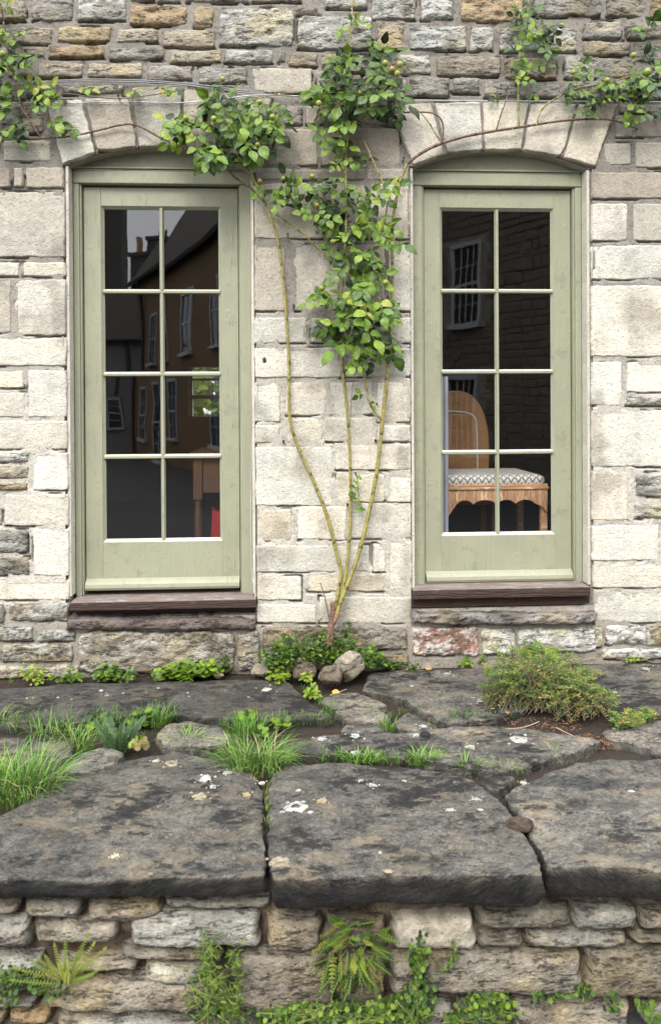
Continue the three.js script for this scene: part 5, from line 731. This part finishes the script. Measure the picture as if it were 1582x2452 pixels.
  // round-backed chair behind the seat
  const zc = -.98, cx0 = X(1012, zc, 1050), cx1 = X(1170, zc, 1050), cyt = Yv(938, zc, 1080), cyb = Yv(1172, zc, 1080), chair = thing('round_backed_chair', 'brown chair with a round wooden back and pale braided trim inside the right door', 'chair', V((cx0 + cx1) / 2, fl, zc));
  const brown = std({ map: T_MORT.map, color: C(.46, .25, .1), roughness: .45 });
  { const s = new THREE.Shape(), mx = (cx0 + cx1) / 2, w = (cx1 - cx0) / 2; s.moveTo(mx - w * .86, cyb); s.lineTo(mx + w * .86, cyb); s.bezierCurveTo(mx + w * 1.12, lerp(cyb, cyt, .5), mx + w * .95, cyt, mx, cyt); s.bezierCurveTo(mx - w * .95, cyt, mx - w * 1.12, lerp(cyb, cyt, .5), mx - w * .86, cyb); const g = new THREE.ExtrudeGeometry(s, { depth: .05, bevelEnabled: true, bevelSize: .008, bevelThickness: .008, bevelSegments: 2, curveSegments: 20 }); g.translate(0, 0, zc - .05); part(chair, 'backrest', boxUV(g), brown);
    const a = X(1030, zc, 1050), b = X(1139, zc, 1050), c = Yv(990, zc, 1080); part(chair, 'braid', tube([V(a, cyb, zc + .012), V(a, c - .05, zc + .014), V(a + .03, c, zc + .014), V(b - .05, c, zc + .014), V(b - .01, c - .03, zc + .014), V(b, c - .09, zc + .014), V(b + .004, lerp(c, cyb, .6), zc + .014), V(b + .008, cyb, zc + .012)], .006, .006, 6, .008, .16), std({ color: C(.62, .56, .45) }));
    part(chair, 'seat', rbox(cx0 + .02, cx1 - .02, cyb - .06, cyb, zc - .05, zc + .3, .02), brown); for (const x of [cx0 + .04, cx1 - .04]) for (const z of [zc, zc + .27]) part(chair, 'leg', rbox(x - .018, x + .018, fl, cyb - .06, z - .018, z + .018, .004), brown); }
  { const pl = new THREE.PlaneGeometry(.05, .95, 16, 20), p = pl.attributes.position; for (let i = 0; i < p.count; i++) p.setZ(i, .012 * Math.sin(p.getX(i) * 150) + .004 * Math.sin(p.getY(i) * 6)); pl.computeVertexNormals(); const xx = X(1062, -.3, 1100); pl.translate(xx, .3 + .64, -.3); solo('curtain', boxUV(pl), std({ color: C(.5, .54, .62), roughness: .95, side: THREE.DoubleSide }), 'pale blue curtain edge at the left side behind the right door', 'curtain'); }
  // turned table leg and red cloth behind the left door
  const zt = -.75, tx = X(475, zt, 1200), tb = thing('table', 'brown wooden table with a turned leg inside the left door', 'table', V(tx + .3, fl, zt - .3)), tw = std({ map: T_MORT.map, color: C(.17, .09, .045), roughness: .5 }), y1 = Yv(1098, zt, 470), y2 = Yv(1196, zt, 470);
  const sq = X(486, zt, 1200) - tx; part(tb, 'leg', merged([rbox(tx - sq, tx + sq, y2, y1, zt - sq, zt + sq, .004), new THREE.LatheGeometry([[.0, fl], [sq * .7, fl], [sq * .9, lerp(fl, y2, .5)], [sq * .8, y2 - .06], [sq * .55, y2 - .05], [sq * .8, y2 - .04], [sq * .55, y2 - .03], [sq * .82, y2 - .018], [sq * .6, y2 - .006], [sq * .8, y2], [0, y2]].map((p) => new THREE.Vector2(...p)), 18).translate(tx, 0, zt)]), tw);
  part(tb, 'top', rbox(tx - .06, tx + .62, y1, y1 + .03, zt - .7, zt + .05, .006), tw); part(tb, 'apron', rbox(tx + sq, tx + .55, Yv(1180, zt, 470), y1 - .001, zt - .01, zt + .012, .002), tw);
  { const s = new THREE.Shape(); const q = (u, v) => new THREE.Vector2(X(u, -.5, 1250), Yv(v, -.5)); s.setFromPoints([q(509, 1214), q(514, 1222), q(530, 1226), q(532, 1290), q(505, 1290), q(508, 1262)]); const g = new THREE.ExtrudeGeometry(s, { depth: .06, bevelEnabled: true, bevelSize: .004, bevelThickness: .006 }); g.translate(0, 0, -.56); solo('red_bag', boxUV(g), std({ color: C(.34, .015, .015), roughness: .5 }), 'red bag at the bottom right corner behind the left door', 'bag'); }
}

// ================================================================ across the street, mirrored in the panes
{
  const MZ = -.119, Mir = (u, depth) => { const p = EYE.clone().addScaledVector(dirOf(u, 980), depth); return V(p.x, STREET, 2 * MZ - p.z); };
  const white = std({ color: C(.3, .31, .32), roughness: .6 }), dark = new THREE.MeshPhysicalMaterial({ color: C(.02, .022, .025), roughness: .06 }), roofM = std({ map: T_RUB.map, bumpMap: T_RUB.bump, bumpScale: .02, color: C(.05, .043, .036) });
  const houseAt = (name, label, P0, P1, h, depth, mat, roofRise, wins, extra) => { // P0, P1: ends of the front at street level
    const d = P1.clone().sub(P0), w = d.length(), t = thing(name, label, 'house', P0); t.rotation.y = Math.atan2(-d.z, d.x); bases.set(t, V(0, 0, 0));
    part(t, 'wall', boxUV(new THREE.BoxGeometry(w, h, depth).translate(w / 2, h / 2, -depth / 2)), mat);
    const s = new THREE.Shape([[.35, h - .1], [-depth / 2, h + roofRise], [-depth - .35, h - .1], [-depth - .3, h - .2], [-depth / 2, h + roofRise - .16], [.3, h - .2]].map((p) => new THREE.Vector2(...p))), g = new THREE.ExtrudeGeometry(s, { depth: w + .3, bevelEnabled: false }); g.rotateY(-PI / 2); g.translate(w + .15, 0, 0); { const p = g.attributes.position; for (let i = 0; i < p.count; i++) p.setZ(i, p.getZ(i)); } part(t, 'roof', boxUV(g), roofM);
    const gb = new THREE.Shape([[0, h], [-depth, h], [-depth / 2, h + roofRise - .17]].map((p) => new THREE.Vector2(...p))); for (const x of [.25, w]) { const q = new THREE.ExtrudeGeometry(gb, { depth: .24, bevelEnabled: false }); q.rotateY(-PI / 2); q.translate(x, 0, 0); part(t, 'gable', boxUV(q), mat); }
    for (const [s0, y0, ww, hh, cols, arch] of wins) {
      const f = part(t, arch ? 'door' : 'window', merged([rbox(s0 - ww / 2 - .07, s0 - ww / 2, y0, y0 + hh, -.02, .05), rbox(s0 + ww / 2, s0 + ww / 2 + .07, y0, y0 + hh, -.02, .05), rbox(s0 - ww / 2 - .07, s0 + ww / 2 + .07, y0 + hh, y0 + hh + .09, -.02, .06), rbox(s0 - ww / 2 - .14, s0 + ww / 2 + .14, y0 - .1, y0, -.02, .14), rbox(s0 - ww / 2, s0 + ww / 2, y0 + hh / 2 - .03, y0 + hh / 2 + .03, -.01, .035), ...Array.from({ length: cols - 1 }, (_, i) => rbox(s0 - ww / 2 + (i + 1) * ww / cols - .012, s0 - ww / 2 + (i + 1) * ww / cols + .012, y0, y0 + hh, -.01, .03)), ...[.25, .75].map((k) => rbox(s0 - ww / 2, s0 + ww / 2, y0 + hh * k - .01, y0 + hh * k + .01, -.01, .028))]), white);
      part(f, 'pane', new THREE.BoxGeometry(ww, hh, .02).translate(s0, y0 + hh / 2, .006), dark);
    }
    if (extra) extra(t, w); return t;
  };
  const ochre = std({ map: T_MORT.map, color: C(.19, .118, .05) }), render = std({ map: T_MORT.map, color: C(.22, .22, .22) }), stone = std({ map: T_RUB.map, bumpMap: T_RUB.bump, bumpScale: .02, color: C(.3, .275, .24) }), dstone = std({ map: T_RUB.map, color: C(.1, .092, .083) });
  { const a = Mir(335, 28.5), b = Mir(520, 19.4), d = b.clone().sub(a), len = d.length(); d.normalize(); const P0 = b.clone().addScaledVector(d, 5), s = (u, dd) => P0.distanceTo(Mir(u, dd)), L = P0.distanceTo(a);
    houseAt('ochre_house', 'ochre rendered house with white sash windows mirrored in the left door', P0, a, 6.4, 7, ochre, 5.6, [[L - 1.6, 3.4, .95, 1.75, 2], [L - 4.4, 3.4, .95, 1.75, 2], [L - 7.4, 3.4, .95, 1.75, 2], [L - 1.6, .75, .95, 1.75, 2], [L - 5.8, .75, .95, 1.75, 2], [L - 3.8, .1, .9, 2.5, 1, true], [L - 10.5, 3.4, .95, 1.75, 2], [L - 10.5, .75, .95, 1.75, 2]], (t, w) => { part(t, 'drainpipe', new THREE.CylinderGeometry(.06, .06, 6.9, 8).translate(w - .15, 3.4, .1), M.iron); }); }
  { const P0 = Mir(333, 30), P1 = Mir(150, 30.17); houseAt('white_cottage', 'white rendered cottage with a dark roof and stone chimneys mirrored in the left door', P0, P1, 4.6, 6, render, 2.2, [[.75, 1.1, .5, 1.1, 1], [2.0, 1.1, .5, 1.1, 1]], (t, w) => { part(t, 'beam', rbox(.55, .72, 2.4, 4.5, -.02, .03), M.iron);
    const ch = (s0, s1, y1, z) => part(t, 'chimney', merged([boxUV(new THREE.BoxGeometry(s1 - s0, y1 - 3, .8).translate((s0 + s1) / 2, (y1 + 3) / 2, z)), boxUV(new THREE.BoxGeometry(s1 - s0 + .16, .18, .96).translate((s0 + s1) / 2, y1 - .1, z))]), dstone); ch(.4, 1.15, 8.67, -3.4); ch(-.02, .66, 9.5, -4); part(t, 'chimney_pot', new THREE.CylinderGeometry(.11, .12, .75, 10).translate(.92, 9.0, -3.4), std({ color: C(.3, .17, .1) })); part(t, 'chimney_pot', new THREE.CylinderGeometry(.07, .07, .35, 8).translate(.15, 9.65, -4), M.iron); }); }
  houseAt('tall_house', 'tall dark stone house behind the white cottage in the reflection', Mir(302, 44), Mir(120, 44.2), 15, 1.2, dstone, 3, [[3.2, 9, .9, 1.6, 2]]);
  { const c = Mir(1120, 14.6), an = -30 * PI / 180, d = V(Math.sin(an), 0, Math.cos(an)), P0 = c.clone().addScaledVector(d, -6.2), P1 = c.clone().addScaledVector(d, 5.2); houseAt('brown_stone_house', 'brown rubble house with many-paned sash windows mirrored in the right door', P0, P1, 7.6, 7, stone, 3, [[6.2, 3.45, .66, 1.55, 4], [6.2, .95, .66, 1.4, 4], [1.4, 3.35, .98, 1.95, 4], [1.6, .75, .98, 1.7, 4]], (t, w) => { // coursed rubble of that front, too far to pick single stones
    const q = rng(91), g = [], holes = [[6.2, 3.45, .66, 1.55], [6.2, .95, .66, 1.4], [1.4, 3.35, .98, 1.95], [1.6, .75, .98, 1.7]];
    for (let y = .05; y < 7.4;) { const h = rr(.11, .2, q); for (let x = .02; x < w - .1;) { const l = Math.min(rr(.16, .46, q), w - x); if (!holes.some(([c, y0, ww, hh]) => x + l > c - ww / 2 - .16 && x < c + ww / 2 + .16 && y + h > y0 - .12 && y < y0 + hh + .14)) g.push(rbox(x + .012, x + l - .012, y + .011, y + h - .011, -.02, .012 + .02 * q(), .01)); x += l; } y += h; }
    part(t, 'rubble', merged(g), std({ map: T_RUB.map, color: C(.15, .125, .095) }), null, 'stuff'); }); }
}
// repeats of one kind share a group
for (const [start, group] of [['grass_tuft', 'grass tufts in the joints of the terrace'], ['loose_stone', 'loose stones lying on the terrace'], ['weed_clump', 'small weeds along the foot of the house wall'], ['leafy_weed', 'small leafy weeds among the grass'], ['trailing_weed', 'weeds trailing over the low wall'], ['wall_fern', 'ferns growing from the low wall'], ['fallen_leaf', 'fallen leaves on the terrace']])
  for (const o of scene.children) if (o.name.startsWith(start)) o.userData.group = group;
renderer.render(scene, camera);
